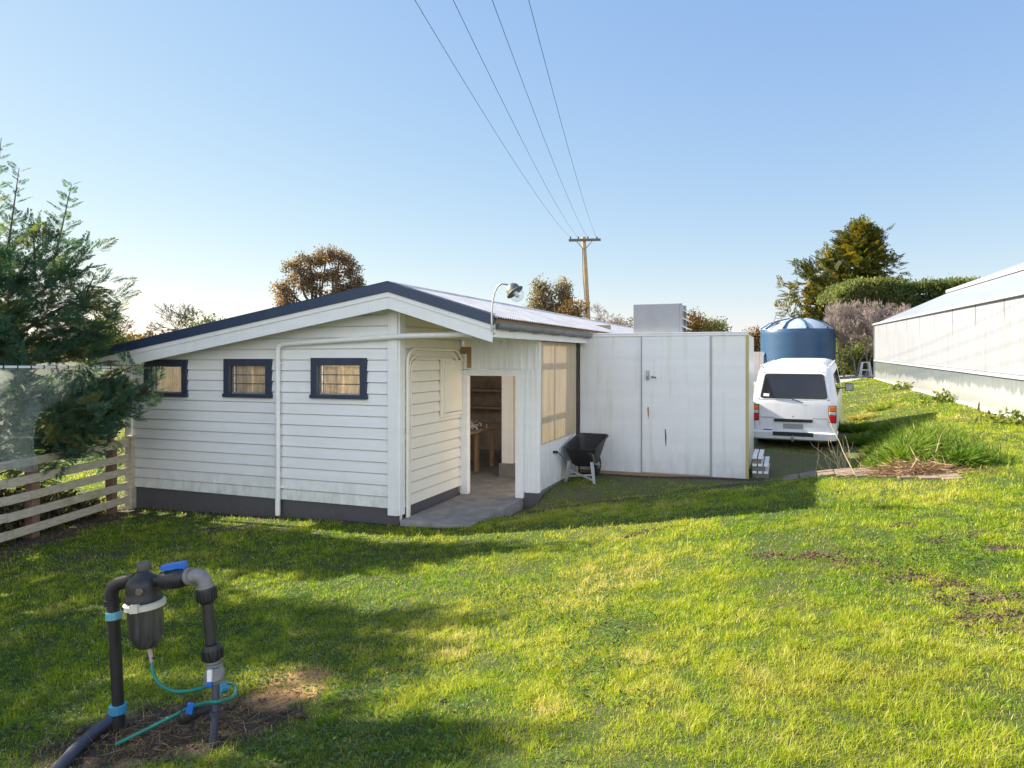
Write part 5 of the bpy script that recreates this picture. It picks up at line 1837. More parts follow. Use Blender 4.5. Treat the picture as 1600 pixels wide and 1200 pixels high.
# low clover and broad leaved weeds in patches
m = 200000
P = np.stack([rng.uniform(-7, 9, m), rng.uniform(3, 13, m)], 1)
x, y = P[:, 0], P[:, 1]
z = terrain(x, y)
f3 = fbm(x, y, 3.0, 21)
keep = cull_view(x, y, z) & (lawn_mask(x, y) > 0) & (f3 > 0.30) & (zone_soil(x, y) < 0.5)
keep &= rng.uniform(size=m) < np.clip(4.5 / y, 0, 1)
x, y, z = x[keep], y[keep], z[keep]
n = len(x)
d = unit(np.stack([rng.normal(0, 1, n), rng.normal(0, 1, n), np.abs(rng.normal(0.25, 0.2, n))], 1))
sz = rng.uniform(0.012, 0.03, n)
c = np.stack([x, y, z + rng.uniform(0.015, 0.04, n)], 1)
side = unit(np.cross(d, np.array([[0, 0, 1.0]])))
v = np.empty((n, 4, 3)); v[:, 0] = c; v[:, 1] = c + d * sz[:, None] * .55 + side * sz[:, None] * .4; v[:, 2] = c + d * sz[:, None]; v[:, 3] = c + d * sz[:, None] * .55 - side * sz[:, None] * .4
cv = npmesh('clover', v.reshape(-1, 3), 4, leaf_mat('clover_leaves', [(0, (0.05, 0.12, 0.02)), (1, (0.14, 0.22, 0.05))], 0.35), tint=rng.uniform(0, 1, n))
tag(cv, 'low clover and weeds in patches on the lawn', 'clover', kind='stuff')

# rough long grass on the bank right of the van
m = 42000
s_ = rng.uniform(5.3, 7.8, m); u_ = 2.1 + 8.0 * rng.uniform(size=m) ** 1.3
xy = np.array(W(s_, u_)[:2]).T
x, y = xy[:, 0], xy[:, 1]
f4 = fbm(x, y, 2.0, 33)
keep = rng.uniform(size=m) < np.clip(0.55 + 0.6 * f4, 0.05, 1) * np.where(u_ < 4.6, sstep(s_, 5.5, 6.0) * sstep(s_, 7.6, 6.9) * sstep(u_, 1.9, 2.6), sstep(s_, 6.1, 6.8) * sstep(s_, 7.7, 7.1) * sstep(u_, 10, 8))
x, y = x[keep], y[keep]; f4 = f4[keep]; n = len(x)
hh = rng.uniform(0.08, 0.24, n) * (1 + 0.5 * np.clip(f4, -.7, 1))
Vb, Tb, tb_ = blades(x, y, terrain(x, y) - 0.01, hh, rng.uniform(0.008, 0.016, n), np.clip(rng.normal(0.4, 0.25, n) + 0.2 * (f4 > 0.6), 0, 1), 0.6, curl=0.9)
tag(npmesh_idx('bank_grass', Vb, Tb, M['tuss'], tint=tb_), 'rough long grass on the bank beside the van', 'grass', kind='stuff')


# tussocks: each a thing
def tussock(px, py, rad, hgt, nb, label, mat='tuss', off=0.0, green=0.35):
    x0, y0, z0 = ground_hit(px, py)
    r = np.random.default_rng(int(px * 7 + py))
    a = r.uniform(0, 6.28, nb); q = rad * np.sqrt(r.uniform(0, 1, nb)) * 0.75
    x = x0 + q * np.cos(a); y = y0 + q * np.sin(a)
    hh = hgt * r.uniform(0.5, 1.1, nb) * (1 - 0.35 * q / rad)
    base = np.stack([x, y, terrain(x, y) - 0.02], 1)
    out = np.stack([np.cos(a), np.sin(a), np.zeros(nb)], 1)
    d = unit(out * (0.25 + 1.0 * (q / rad))[:, None] + np.stack([r.normal(0, .3, nb), r.normal(0, .3, nb), np.ones(nb)], 1))
    seg = 4
    wd = r.uniform(0.006, 0.013, nb)
    side = unit(np.cross(d, np.stack([r.normal(0, 1, nb), r.normal(0, 1, nb), r.normal(0, .3, nb)], 1)))
    V = np.empty((nb, 2 * seg + 1, 3))
    p = base.copy(); dd = d.copy()
    for k in range(seg):
        ww = wd * (1 - 0.18 * k)
        V[:, 2 * k] = p - side * ww[:, None]; V[:, 2 * k + 1] = p + side * ww[:, None]
        p = p + dd * (hh / seg)[:, None]
        dd = unit(dd + out * 0.22 - np.array([[0, 0, 0.20]]) * (k + 0.5) * 0.7)
    V[:, 2 * seg] = p
    b = (np.arange(nb) * (2 * seg + 1))[:, None]
    T = []
    for k in range(seg - 1):
        T.append(b + np.array([[2 * k, 2 * k + 1, 2 * k + 3]])); T.append(b + np.array([[2 * k, 2 * k + 3, 2 * k + 2]]))
    T.append(b + np.array([[2 * seg - 2, 2 * seg - 1, 2 * seg]]))
    tint = np.clip(r.normal(green, 0.22, nb), 0, 1)
    o = npmesh_idx('grass_tussock', V.reshape(-1, 3), np.concatenate(T), M[mat], tint=np.repeat(tint, 2 * seg + 1))
    tag(o, label, 'tussock', 'grass tussocks on the bank')


tussock(1412, 716, 0.42, 0.38, 1700, 'tallest bright green grass tussock on the near end of the bank')
tussock(1500, 718, 0.34, 0.30, 1100, 'dark green arching tussock nearest the greenhouse on the bank end', green=0.15)
tussock(1450, 722, 0.36, 0.27, 1000, 'green tussock between the tallest one and the arching one', green=0.3)
tussock(1376, 706, 0.30, 0.34, 700, 'yellowish tussock on the shaded slope behind the tallest one', green=0.55)
tussock(1376, 640, 0.35, 0.36, 420, 'pale green tussock on the bank crest beside the van mirror', green=0.6)
tussock(1345, 655, 0.30, 0.40, 380, 'dry straw coloured tussock at the right side of the van', green=0.92)

tussock(1352, 694, 0.40, 0.46, 800, 'dark rounded tussock low on the bank behind the dry stalks', green=0.1)
tussock(1336, 674, 0.36, 0.46, 700, 'dark tussock beside the rear wheel of the van', green=0.15)
tussock(1398, 672, 0.45, 0.42, 900, 'broad dark tussock in the shade of the van on the bank top', green=0.2)

# weed clumps at the greenhouse foot
for px, py, lb in ((1421, 606, 'small yellow green weed clump furthest along the greenhouse foot'), (1475, 626, 'middle weed clump at the greenhouse foot'), (1585, 660, 'weed clump at the greenhouse foot nearest the right edge')):
    x0, y0, z0 = ground_hit(px, py + 2)
    n = 260
    r = np.random.default_rng(px)
    c = np.stack([x0 + r.normal(0, .28, n), y0 + r.normal(0, .28, n), np.zeros(n)], 1)
    c[:, 2] = terrain(c[:, 0], c[:, 1]) + np.abs(r.normal(0, .10, n))
    d = unit(r.normal(size=(n, 3)) + np.array([0, 0, .6]))
    o = npmesh('weed_clump', leaf_quads(c, d, r.uniform(.08, .16, n), r.uniform(.04, .07, n), r), 4, M['shrubgreen'], tint=r.uniform(0.3, 1, n))
    tag(o, lb, 'weeds', 'weeds at the greenhouse foot')

# tall dry stalks on the lip of the yard
def stalks(px, py, n, hgt, spread, label, seed):
    x0, y0, z0 = ground_hit(px, py)
    rd = random.Random(seed)
    segs = []
    for k in range(n):
        x = x0 + rd.gauss(0, spread); y = y0 + rd.gauss(0, spread * 0.6)
        p = np.array([x, y, tz(x, y) - 0.02])
        d = unit(np.array([rd.gauss(0, 0.45), rd.gauss(0, 0.3), 1.0]))
        h = hgt * rd.uniform(0.5, 1.1)
        for i in range(5):
            q = p + d * h / 5
            segs.append((p, q, 0.0085 * (1 - i * .14), 0.0085 * (1 - (i + 1) * .14)))
            p = q
            d = unit(d + np.array([rd.gauss(0, .16), rd.gauss(0, .16), 0]))
            if i >= 2 and rd.random() < 0.45:
                e = unit(d + np.array([rd.gauss(0, .8), rd.gauss(0, .8), .2]))
                segs.append((p, p + e * h * 0.15, 0.003, 0.0015))
    v, f = twig_mesh(segs, 4)
    tag(npmesh_idx('dry_stalks', v, f, M['stalk']), label, 'dead weeds', 'dead weed stalks along the yard edge')


stalks(1308, 754, 18, 0.66, 0.13, 'thick bunch of dry upright stalks in front of the van bumper', 1)
stalks(1262, 742, 1, 0.62, 0.05, 'single thin dry stalk left of the thick bunch', 2)
stalks(1340, 744, 1, 0.95, 0.04, 'tall bent dry stalk right of the thick bunch', 3)
stalks(1375, 738, 8, 0.35, 0.16, 'low sprawling dry stalks below the green tussocks', 8)
stalks(1462, 720, 1, 0.50, 0.05, 'slender dry stalk standing between the two green tussocks', 11)

# heap of dead cut grass on the pavers
x0, y0, z0 = ground_hit(1428, 741)
n = 1700
r = np.random.default_rng(77)
ax = np.array([CE, SE_])
q = r.normal(0, 1, n)
cc = np.stack([x0 + ax[0] * q * 0.26, y0 + ax[1] * q * 0.24], 1) + r.normal(0, 0.09, (n, 2))
zc = terrain(cc[:, 0], cc[:, 1]) + 0.01 + np.abs(r.normal(0, 1, n)) * 0.06 * np.exp(-q * q * 0.5)
d = unit(np.stack([r.normal(size=n), r.normal(size=n), r.normal(0, .25, n)], 1))
o = npmesh('dead_grass_heap', leaf_quads(np.column_stack([cc, zc]), d, r.uniform(.10, .3, n), r.uniform(.006, .012, n), r), 4, M['straw'], tint=r.uniform(0, 1, n))
tag(o, 'heap of dead brown grass on the brick edging below the tussocks', 'grass heap')

# litter of dead twigs and leaves: filter patch, fence foot, path lip
pts = []
for k in range(4200):
    t = random.random()
    if t < 0.30:
        gx_, gy_, rr = random.choice(PATCHES); x, y = gx_ + random.gauss(0, rr * 0.8), gy_ + random.gauss(0, rr * 0.4)
    elif t < 0.55:
        x, y = FX + 0.12 + random.gauss(0, 0.42), 3.98 + random.gauss(0, 0.22)
    elif t < 0.75:
        y = random.uniform(6.5, 11); x = np.interp(y, [2, 6.3, 11.1], [-6.9, -6.45, -5.93]) + abs(random.gauss(0, 0.3)) - .1
    elif t < 0.90:
        s = random.uniform(1.3, 5.0); u = float(path_u(s)) + random.gauss(0.15, 0.2); x, y, _ = W(s, u)
    else:
        x, y = DRYP[0] + random.gauss(0, 0.2), DRYP[1] + random.gauss(0, 0.22)
    pts.append((x, y, tz(x, y) + random.uniform(0.004, 0.022)))
for k in range(420):
    x, y = random.uniform(-5, 7), random.uniform(2.3, 9)
    if lawn_mask(np.array([x]), np.array([y]))[0] > 0:
        pts.append((x, y, tz(x, y) + random.uniform(0.02, 0.035)))
pts = np.array(pts); n = len(pts)
d = unit(np.stack([rng.normal(size=n), rng.normal(size=n), rng.normal(0, .25, n)], 1))
o = npmesh('leaf_litter', leaf_quads(pts, d, rng.uniform(.012, .055, n), rng.uniform(.002, .007, n)), 4, M['litter'], tint=rng.uniform(0, 1, n))
tag(o, 'scattered dead leaves and twigs on bare soil', 'leaf litter', kind='stuff')

# shaded undergrowth of dead twigs and ivy behind the fence
n = 22000
l = rng.uniform(0.3, 6.0, n); o_ = rng.uniform(0.12, 1.5, n)
hz = 0.85 * (0.5 + 0.5 * np.clip(fbm(l * 2, o_ * 2, 1.5, 8) + 0.4, 0, 1)) * np.clip(l - 0.2, 0.3, 1)
X = fA[0] + fdir[0] * l + fn_[0] * o_; Y = fA[1] + fdir[1] * l + fn_[1] * o_
Zp = terrain(X, Y) + rng.uniform(0, 1, n) * hz
d = unit(rng.normal(size=(n, 3)) + np.array([0, 0, .4]))
ls = rng.uniform(.04, .12, n)
M['under'] = leaf_mat('undergrowth_leaves', [(0, (0.05, 0.04, 0.03)), (0.5, (0.13, 0.10, 0.06)), (0.75, (0.10, 0.13, 0.05)), (1, (0.32, 0.26, 0.14))], 0.3)
o = npmesh('undergrowth', leaf_quads(np.stack([X, Y, Zp], 1), d, ls, ls * 0.4), 4, M['under'], tint=rng.uniform(0, 1, n))
tag(o, 'brown tangled undergrowth behind the rail fence', 'undergrowth', kind='stuff')

n = 900
r = np.random.default_rng(55)
cx2 = FX + 0.12 + r.normal(0, 0.42, n); cy2 = 3.98 + r.normal(0, 0.22, n)
d = unit(np.stack([r.normal(size=n), r.normal(size=n), r.normal(0, .18, n)], 1))
o = npmesh('dry_strands', leaf_quads(np.stack([cx2, cy2, terrain(cx2, cy2) + r.uniform(.006, .02, n)], 1), d, r.uniform(.05, .16, n), r.uniform(.0015, .004, n), r), 4, M['straw'], tint=r.uniform(0, 1, n))
tag(o, 'dry roots and grass strands on the bare soil round the filter', 'dry strands', kind='stuff')

# clods thrown up on the lawn
import bmesh
mbv = []; mbt = []
rd = random.Random(12)
ico = bmesh.new(); bmesh.ops.create_icosphere(ico, subdivisions=1, radius=1.0)
iv = np.array([v.co[:] for v in ico.verts]); iff = np.array([[v.index for v in f.verts] for f in ico.faces]); ico.free()
VV = []; FF = []; off = 0
def clod(x, y, r_):
    global off
    j = iv * (1 + rng.normal(0, 0.22, (len(iv), 1)))
    VV.append(j * np.array([r_ * rd.uniform(.8, 1.5), r_ * rd.uniform(.8, 1.5), r_ * 0.7]) + np.array([x, y, tz(x, y) + r_ * 0.25 + 0.01]))
    FF.append(iff + off); off += len(iv)
for (gx_, gy_, rr) in PATCHES:
    for k in range(int(20 + rr * 260)):
        clod(gx_ + rd.gauss(0, rr * 0.75), gy_ + rd.gauss(0, rr * 0.4), abs(rd.gauss(0.002, 0.004)) + 0.003)
for k in range(170):
    clod(FX + 0.12 + rd.gauss(0, 0.45), 3.98 + rd.gauss(0, 0.2), abs(rd.gauss(0.005, 0.005)) + 0.003)
o = npmesh_idx('soil_clods', np.concatenate(VV), np.concatenate(FF), simple('dark_soil', (0.09, 0.058, 0.038), 0.95, 0, 0.4, 20, 0.5, 80))
tag(o, 'crumbs of dark soil thrown up on the lawn', 'soil', kind='stuff')


# ------------------------------------------------------------------ trees
def frond_template(r, nside=9, leaflets=4):
    """flat cypress spray, length 1 along x: list of (base, dir, len, width)"""
    L = []
    L.append(((0, 0, 0), (1, 0, 0), 1.0, 0.018))
    for k in range(nside * 2):
        t = 0.10 + 0.85 * (k // 2 + r.uniform(0, .6)) / nside
        sgn = 1 if k % 2 else -1
        ln = (0.42 * (1 - t) + 0.10) * r.uniform(0.75, 1.15)
        ang = R(42 + r.uniform(-10, 10))
        dx, dy = math.cos(ang), sgn * math.sin(ang)
        dz = r.uniform(-0.12, 0.16)
        p = (t, 0, -0.08 * t * t)
        L.append((p, (dx, dy, dz), ln, 0.030))
        for j in range(leaflets):
            tt = 0.25 + 0.7 * j / leaflets
            for sg2 in (-1, 1):
                a2 = ang + sg2 * R(32)
                L.append(((p[0] + dx * ln * tt, p[1] + dy * ln * tt, p[2] + dz * ln * tt), (math.cos(a2), sgn * math.sin(a2), r.uniform(-0.25, 0.25)), ln * (0.5 * (1 - tt) + 0.16), 0.024))
    B = np.array([l[0] for l in L], float); D = unit(np.array([l[1] for l in L], float)); LL = np.array([l[2] for l in L]); WW = np.array([l[3] for l in L])
    return B, D, LL, WW


def place_fronds(pos, dirs, size, r, wmul=1.0, lite=False):
    """instances of the spray baked into one array of quads"""
    n = len(pos)
    tpls = [frond_template(random.Random(k), 6 if lite else 9, 2 if lite else 4) for k in range(3)]
    allv = []; allt = []
    which = r.integers(0, 3, n)
    for k in range(3):
        I = np.where(which == k)[0]
        if len(I) == 0: continue
        B, D, LL, WW = tpls[k]
        m = len(B)
        X = dirs[I]
        upv = unit(np.array([[0, 0, 1.0]]) + r.normal(0, 0.35, (len(I), 3)))
        Yv = unit(np.cross(upv, X)); Z = np.cross(X, Yv)
        S_ = size[I]
        def tr(a):
            return a[None, :, 0:1] * X[:, None] + a[None, :, 1:2] * Yv[:, None] + a[None, :, 2:3] * Z[:, None]
        b = pos[I][:, None] + tr(B) * S_[:, None, None]
        d = tr(D)
        l = LL[None, :] * S_[:, None]; w = WW[None, :] * S_[:, None] * wmul
        N = len(I) * m
        sideref = np.repeat(Z, m, axis=0) + r.normal(0, 0.4, (N, 3))
        b = b.reshape(N, 3); d = d.reshape(N, 3); l = l.reshape(N, 1); w = w.reshape(N, 1)
        side = unit(np.cross(d, sideref))
        v = np.empty((N, 4, 3))
        v[:, 0] = b; v[:, 1] = b + d * l * .4 + side * w * .5; v[:, 2] = b + d * l; v[:, 3] = b + d * l * .4 - side * w * .5
        allv.append(v.reshape(-1, 3))
        allt.append(np.repeat(r.uniform(0, 1, len(I)) ** 1.3, m) * 0.8 + r.uniform(0, 0.2, N))
    return np.concatenate(allv), np.concatenate(allt)


def conifer(name, label, base, height, rad, nfr, size, mat, seed, z_lo=0.05, shape=1.0, leaders=(), group=None, lift=0.25, flat=1.0, extra=None, wmul=1.0, cat='tree', trunk_r=0.13, lite=False, lean=(0, 0)):
    r = np.random.default_rng(seed)
    root = thing(name, label, cat, base, 0, group)
    b = np.array(base, float)
    segs = []
    H = height
    for k in range(8):
        t0, t1 = k / 8, (k + 1) / 8
        segs.append(((lean[0] * t0, lean[1] * t0, H * t0 * 0.95), (lean[0] * t1, lean[1] * t1, H * t1 * 0.95), trunk_r * (1 - t0) + 0.02, trunk_r * (1 - t1) + 0.02))
    # limbs
    pos = []; dr = []; sz = []
    nl = max(18, nfr // 14)
    for k in range(nl):
        t = z_lo + (1 - z_lo) * (k + r.uniform(0, 1)) / nl
        az = k * 2.39996 + r.normal(0, 0.35)
        RR = rad * (1 - t) ** 0.65 * (0.45 + 0.55 * min(1, (t - z_lo) / 0.12 + 0.4)) * r.uniform(0.6, 1.12) * shape
        p0 = np.array([lean[0] * t, lean[1] * t, H * t])
        d = np.array([math.cos(az), math.sin(az) * flat, lift + 0.35 * t + r.normal(0, 0.08)]); d = d / np.linalg.norm(d)
        RR = max(RR, 0.18 * rad)
        p1 = p0 + d * RR
        segs.append((p0, p0 + d * RR * 0.5, 0.018 + 0.02 * (1 - t), 0.014)); segs.append((p0 + d * RR * 0.5, p1, 0.014, 0.006))
        nf = int(nfr / nl * (0.5 + RR / rad))
        for j in range(nf):
            q = r.uniform(0.25, 1.0) ** 0.7
            pp = p0 + d * RR * q + r.normal(0, 0.05 * rad, 3) * np.array([1, 1, 0.6])
            dd = d + r.normal(0, 0.45, 3) + np.array([0, 0, -0.05])
            pos.append(pp); dr.append(dd); sz.append(size * r.uniform(0.6, 1.2))
    for (p0, p1, n_) in leaders:
        p0 = np.array(p0, float) - b; p1 = np.array(p1, float) - b
        segs.append((p0, p1, 0.022, 0.004))
        for j in range(n_):
            t = (j + r.uniform(0, 1)) / n_
            az = j * 2.4
            ax = unit(p1 - p0)
            dd = unit(np.array([math.cos(az), math.sin(az), 0.35]) + ax * 0.35)
            pos.append(p0 + (p1 - p0) * t); dr.append(dd); sz.append(size * (1.0 - 0.62 * t) * r.uniform(0.6, 1.05))
    if extra is not None:
        for (p0, p1, n_, sp) in extra:
            p0 = np.array(p0, float) - b; p1 = np.array(p1, float) - b
            segs.append((p0, (p0 + p1) / 2 + np.array([0, 0, .05]), 0.03, 0.02)); segs.append(((p0 + p1) / 2 + np.array([0, 0, .05]), p1, 0.02, 0.008))
            for j in range(n_):
                t = r.uniform(0, 1)
                dd = unit(p1 - p0) + r.normal(0, 0.55, 3)
                pos.append(p0 + (p1 - p0) * t + np.clip(r.normal(0, sp, 3), -1.5 * sp, 1.5 * sp)); dr.append(dd); sz.append(size * r.uniform(0.55, 1.05))
    v, t = place_fronds(np.array(pos), unit(np.array(dr)), np.array(sz), r, wmul, lite)
    npmesh('crown', v, 4, M[mat], root, tint=t)
    tv, tf = twig_mesh(segs, 7)
    npmesh_idx('trunk', tv, tf, M['bark'], root, smooth=True)
    return root


def leafy(name, label, base, blobs, nleaf, lsize, mat, seed, trunk=None, bark='bark', cat='tree', group=None, clump=0.0, core=None, asp=0.55):
    """blobs: (cx,cy,cz,rx,ry,rz) in local metres; leaves gather in small clumps inside each blob"""
    r = np.random.default_rng(seed)
    root = thing(name, label, cat, base, 0, group)
    vol = np.array([b_[3] * b_[4] * b_[5] for b_ in blobs]) ** 0.75
    vol = vol / vol.sum()
    C = []; T = []
    cl = []
    for b_, f in zip(blobs, vol):
        nc = max(6, int(nleaf * f / 45))
        k = unit(r.normal(size=(nc, 3))) * (r.uniform(0.25, 1, (nc, 1)) ** 0.45)
        k = k * np.array(b_[3:6]) + np.array(b_[:3])
        cs = clump if clump else 0.16 * (b_[3] * b_[4] * b_[5]) ** (1 / 3)
        per = 45
        c = np.repeat(k, per, axis=0) + r.normal(0, cs, (nc * per, 3))
        C.append(c); T.append(np.repeat(r.uniform(0, 1, nc), per) * 0.7 + r.uniform(0, 0.3, nc * per))
        cl.append(k)
    C = np.concatenate(C); T = np.concatenate(T); K = np.concatenate(cl)
    n = len(C)
    d = unit(r.normal(size=(n, 3)) + np.array([0, 0, 0.15]))
    ls = lsize * r.uniform(0.6, 1.3, n)
    npmesh('crown', leaf_quads(C, d, ls, ls * asp, r), 4, M[mat], root, tint=T)
    if trunk:
        segs = []
        tp = np.array(trunk[1], float); p0 = np.array(trunk[0], float)
        segs.append((p0, tp, trunk[2], trunk[2] * 0.7))
        for b_ in blobs:
            c = np.array(b_[:3]); m_ = (tp + c) / 2 + r.normal(0, 0.1, 3) * np.linalg.norm(c - tp)
            segs.append((tp, m_, trunk[2] * 0.5, trunk[2] * 0.3)); segs.append((m_, c, trunk[2] * 0.3, trunk[2] * 0.15))
            near = K[np.argsort(((K - c) ** 2).sum(1))[:14]]
            for q in near[::2]:
                segs.append((c, q, trunk[2] * 0.12, trunk[2] * 0.04))
        v, f = twig_mesh(segs, 6)
        npmesh_idx('trunk', v, f, M[bark], root, smooth=True)
    return root


def bare(name, label, base, height, seed, mat='twig', r0=0.12, depth=4, spread=0.55, stems=1, up=0.12, group=None, kids=(2, 4), cat='tree', trunk_frac=0.33, minr=0.006):
    rd = random.Random(seed)
    root = thing(name, label, cat, base, 0, group)
    segs = []; tips = []
    for k in range(stems):
        a = rd.uniform(0, 6.28); tl = 0.0 if stems == 1 else 0.35
        grow((0.15 * k * math.cos(a) * (stems > 1), 0.15 * k * math.sin(a) * (stems > 1), 0), (tl * math.cos(a), tl * math.sin(a), 1), height * trunk_frac, r0 * (1 if stems == 1 else 0.6), depth, segs, tips, rd, spread, kids, up)
    zz = max(max(s_[0][2], s_[1][2]) for s_ in segs)
    sc = height / zz
    sg = [(s_[0] * sc, s_[1] * sc, max(minr, s_[2]), max(minr, s_[3])) for s_ in [(np.array(a), np.array(b_), c, d_) for a, b_, c, d_ in segs]]
    big = [s_ for s_ in sg if s_[2] > r0 * 0.3]; small = [s_ for s_ in sg if s_[2] <= r0 * 0.3]
    if big:
        v, f = twig_mesh(big, 6); npmesh_idx('trunk', v, f, M[mat], root, smooth=True)
    v, f = twig_mesh(small, 3); npmesh_idx('crown', v, f, M[mat], root)
    return root


def gp(px, Y):
    x = (px - 800) / FPX * Y
    return (x, Y, tz(x, Y) - 0.05)


# the cypress hedge along the left fence: two trees in view and the ones beyond the frame that shade the lawn
bA = (-7.9, 10.4, -0.2)
conifer('cypress_tree', 'dark green cypress with spindly bare leaders behind the left fence and netting', bA, 3.9, 1.6, 1150, 0.50, 'cyp', 11, z_lo=0.10, shape=0.95,
        leaders=((at(8, 420, 10.5), at(30, 262, 10.4), 26), (at(78, 440, 10.4), at(112, 287, 10.3), 30), (at(-20, 430, 10.6), at(2, 215, 10.5), 26), (at(125, 480, 10.3), at(150, 425, 10.2), 14), (at(150, 520, 10.3), at(186, 478, 10.2), 12), (at(55, 440, 10.5), at(52, 345, 10.5), 14)),
        extra=((at(30, 520, 10.2), at(160, 455, 10.0), 60, 0.14), (at(20, 500, 10.2), at(130, 405, 10.1), 60, 0.14), (at(30, 560, 10.0), at(140, 548, 10.0), 50, 0.14), (at(10, 470, 10.2), at(60, 385, 10.2), 50, 0.15), (at(70, 530, 10.1), at(160, 512, 10.1), 30, 0.10), (at(0, 560, 10.2), at(120, 500, 10.0), 70, 0.2)))
bB = (-6.75, 12.0, -0.2)
conifer('cypress_tree', 'small cypress pushing low dark branches over the fence towards the left window', bB, 2.0, 0.55, 120, 0.42, 'cyp', 12, z_lo=0.2, trunk_r=0.05,
        extra=((at(140, 655, 10.6), at(232, 608, 9.95), 40, 0.06), (at(55, 690, 9.6), at(150, 640, 9.5), 120, 0.13), (at(80, 665, 10.0), at(198, 634, 9.8), 100, 0.09), (at(90, 700, 9.7), at(150, 672, 9.5), 70, 0.10),
               (at(150, 610, 10.4), at(208, 572, 10.2), 14, 0.05), (at(70, 640, 10.2), at(175, 610, 10.1), 80, 0.10), (at(60, 715, 9.7), at(120, 690, 9.6), 50, 0.08)))
for k, (bx_, by_, hh, rr_, lb) in enumerate(((-8.5, 8.3, 5.0, 1.8, 'cypress next along the left fence whose crown shades the lawn'), (-8.7, 6.6, 5.5, 1.8, 'cypress beyond the left edge level with the filter'), (-8.9, 4.9, 5.4, 1.9, 'cypress nearest the camera along the left fence'))):
    conifer('cypress_tree', lb, (bx_, by_, -0.2), hh, rr_, 760, 0.60, 'cyp', 40 + k, z_lo=0.06, lite=True, wmul=1.6)

# background trees
b = gp(493, 46)
def B_(px, py, rx, ry, Y=46, base=b, rz=None):
    p = at(px, py, Y); return (p.x - base[0], p.y - base[1], p.z - base[2], rx, rx, rz or ry)
leafy('gum_tree', 'bronze leaved gum tree showing above the left slope of the shed roof', b,
      [B_(445, 462, 0.70, 0.59), B_(440, 448, 0.55, 0.44), B_(470, 440, 0.78, 0.52), B_(462, 420, 0.70, 0.52), B_(485, 408, 0.78, 0.52), B_(510, 400, 0.70, 0.44), B_(530, 405, 0.70, 0.52), B_(545, 418, 0.70, 0.59), B_(520, 430, 0.70, 0.44), B_(500, 436, 0.78, 0.44), B_(552, 440, 0.55, 0.67), B_(535, 450, 0.70, 0.37), B_(485, 452, 0.70, 0.37), B_(560, 448, 0.31, 0.37), B_(515, 460, 0.70, 0.37), B_(450, 480, 0.70, 0.44), B_(490, 490, 1.25, 0.44)],
      15000, 0.16, 'euc', 21, ((0, 0, 0), (0.3, 0, 4.0), 0.28), 'gumbark', clump=0.15)
b = gp(308, 60)
bare('bare_tree', 'round bare grey tree behind the middle of the left roof slope', b, at(308, 474, 60).z - b[2], 5, r0=0.16, depth=5, spread=0.5, minr=0.014)
b = gp(196, 55)
bare('bare_tree', 'domed bare tree behind the left end of the shed roof', b, at(196, 488, 55).z - b[2], 8, r0=0.15, depth=5, spread=0.6, minr=0.014)
b = gp(172, 40)
def BB(px, py, rx, rz, Y, base): p = at(px, py, Y); return (p.x - base[0], p.y - base[1], p.z - base[2], rx, rx, rz)
leafy('shrub', 'sunlit yellow green bush behind the left end of the roof', b, [BB(165, 510, 1.0, .7, 40, b), BB(180, 528, .9, .8, 40, b), BB(150, 530, 1.1, .9, 40, b), BB(165, 560, 1.3, 1.0, 40, b)], 5000, 0.16, 'shrubgreen', 31, ((0, 0, 0), (0, 0, 1.5), 0.1), clump=0.2)
b = gp(318, 62)
leafy('shrub', 'low green bush at the foot of the round bare tree', b, [BB(312, 505, 1.5, .8, 62, b), BB(300, 520, 2.0, 1.0, 62, b)], 1500, 0.25, 'shrubgreen', 32, ((0, 0, 0), (0, 0, 2), 0.1), clump=0.3)
for px, top, wd, sd, lb in ((848, 440, 1.0, 51, 'left and paler of two brownish pines behind the roof ridge'), (880, 443, 1.05, 52, 'right and darker of two brownish pines behind the roof ridge')):
    b = gp(px, 52)
    bl = []
    rr = np.random.default_rng(sd)
    for k in range(16):
        t = k / 15
        py = top + 6 + t * 62
        bl.append(BB(px + rr.normal(0, 6 + 8 * t), py, wd * (0.45 + 0.6 * t) * 0.75, 0.55, 52, b))
    leafy('pine_tree', lb, b, bl, 5200, 0.17, 'pineleaf' if sd == 51 else 'pineleaf', sd, ((0, 0, 0), (0, 0, 4), 0.2), clump=0.22)
b = gp(930, 56)
bare('bare_tree', 'pinkish bare tree right of the power pole', b, at(930, 470, 56).z - b[2], 14, 'pinktwig', 0.10, 5, 0.6, minr=0.012)
b = gp(898, 50)
leafy('shrub', 'rusty bush just left of the power pole', b, [BB(898, 482, .8, .6, 50, b), BB(890, 490, .9, .6, 50, b)], 1600, 0.15, 'rust_shrub', 61, ((0, 0, 0), (0, 0, 2.5), 0.1), clump=0.2)
b = gp(1085, 60)
leafy('shrub', 'orange green bush showing right of the condenser box', b, [BB(1080, 505, 1.3, .8, 60, b), BB(1095, 508, 1.2, .7, 60, b), BB(1070, 515, 1.6, 1.0, 60, b)], 3000, 0.2, 'rust_shrub', 62, ((0, 0, 0), (0, 0, 2.5), 0.12), clump=0.25)
b = gp(1112, 62)
leafy('shrub', 'dark green bush right of the orange green one above the coolroom roof', b, [BB(1108, 512, 1.4, .7, 62, b), BB(1122, 516, 1.2, .6, 62, b), BB(1100, 520, 1.8, 0.9, 62, b)], 2600, 0.2, 'hedge', 63, ((0, 0, 0), (0, 0, 2.0), 0.12), clump=0.25)
b = gp(1180, 48)
leafy('shrub', 'russet bush behind the pinkish board fence', b, [BB(1180, 528, .7, .6, 48, b), BB(1172, 535, .9, .7, 48, b), BB(1188, 540, .9, .8, 48, b)], 2600, 0.16, 'rust_shrub', 64, ((0, 0, 0), (0, 0, 1.5), 0.1), clump=0.2)
b = gp(985, 64)
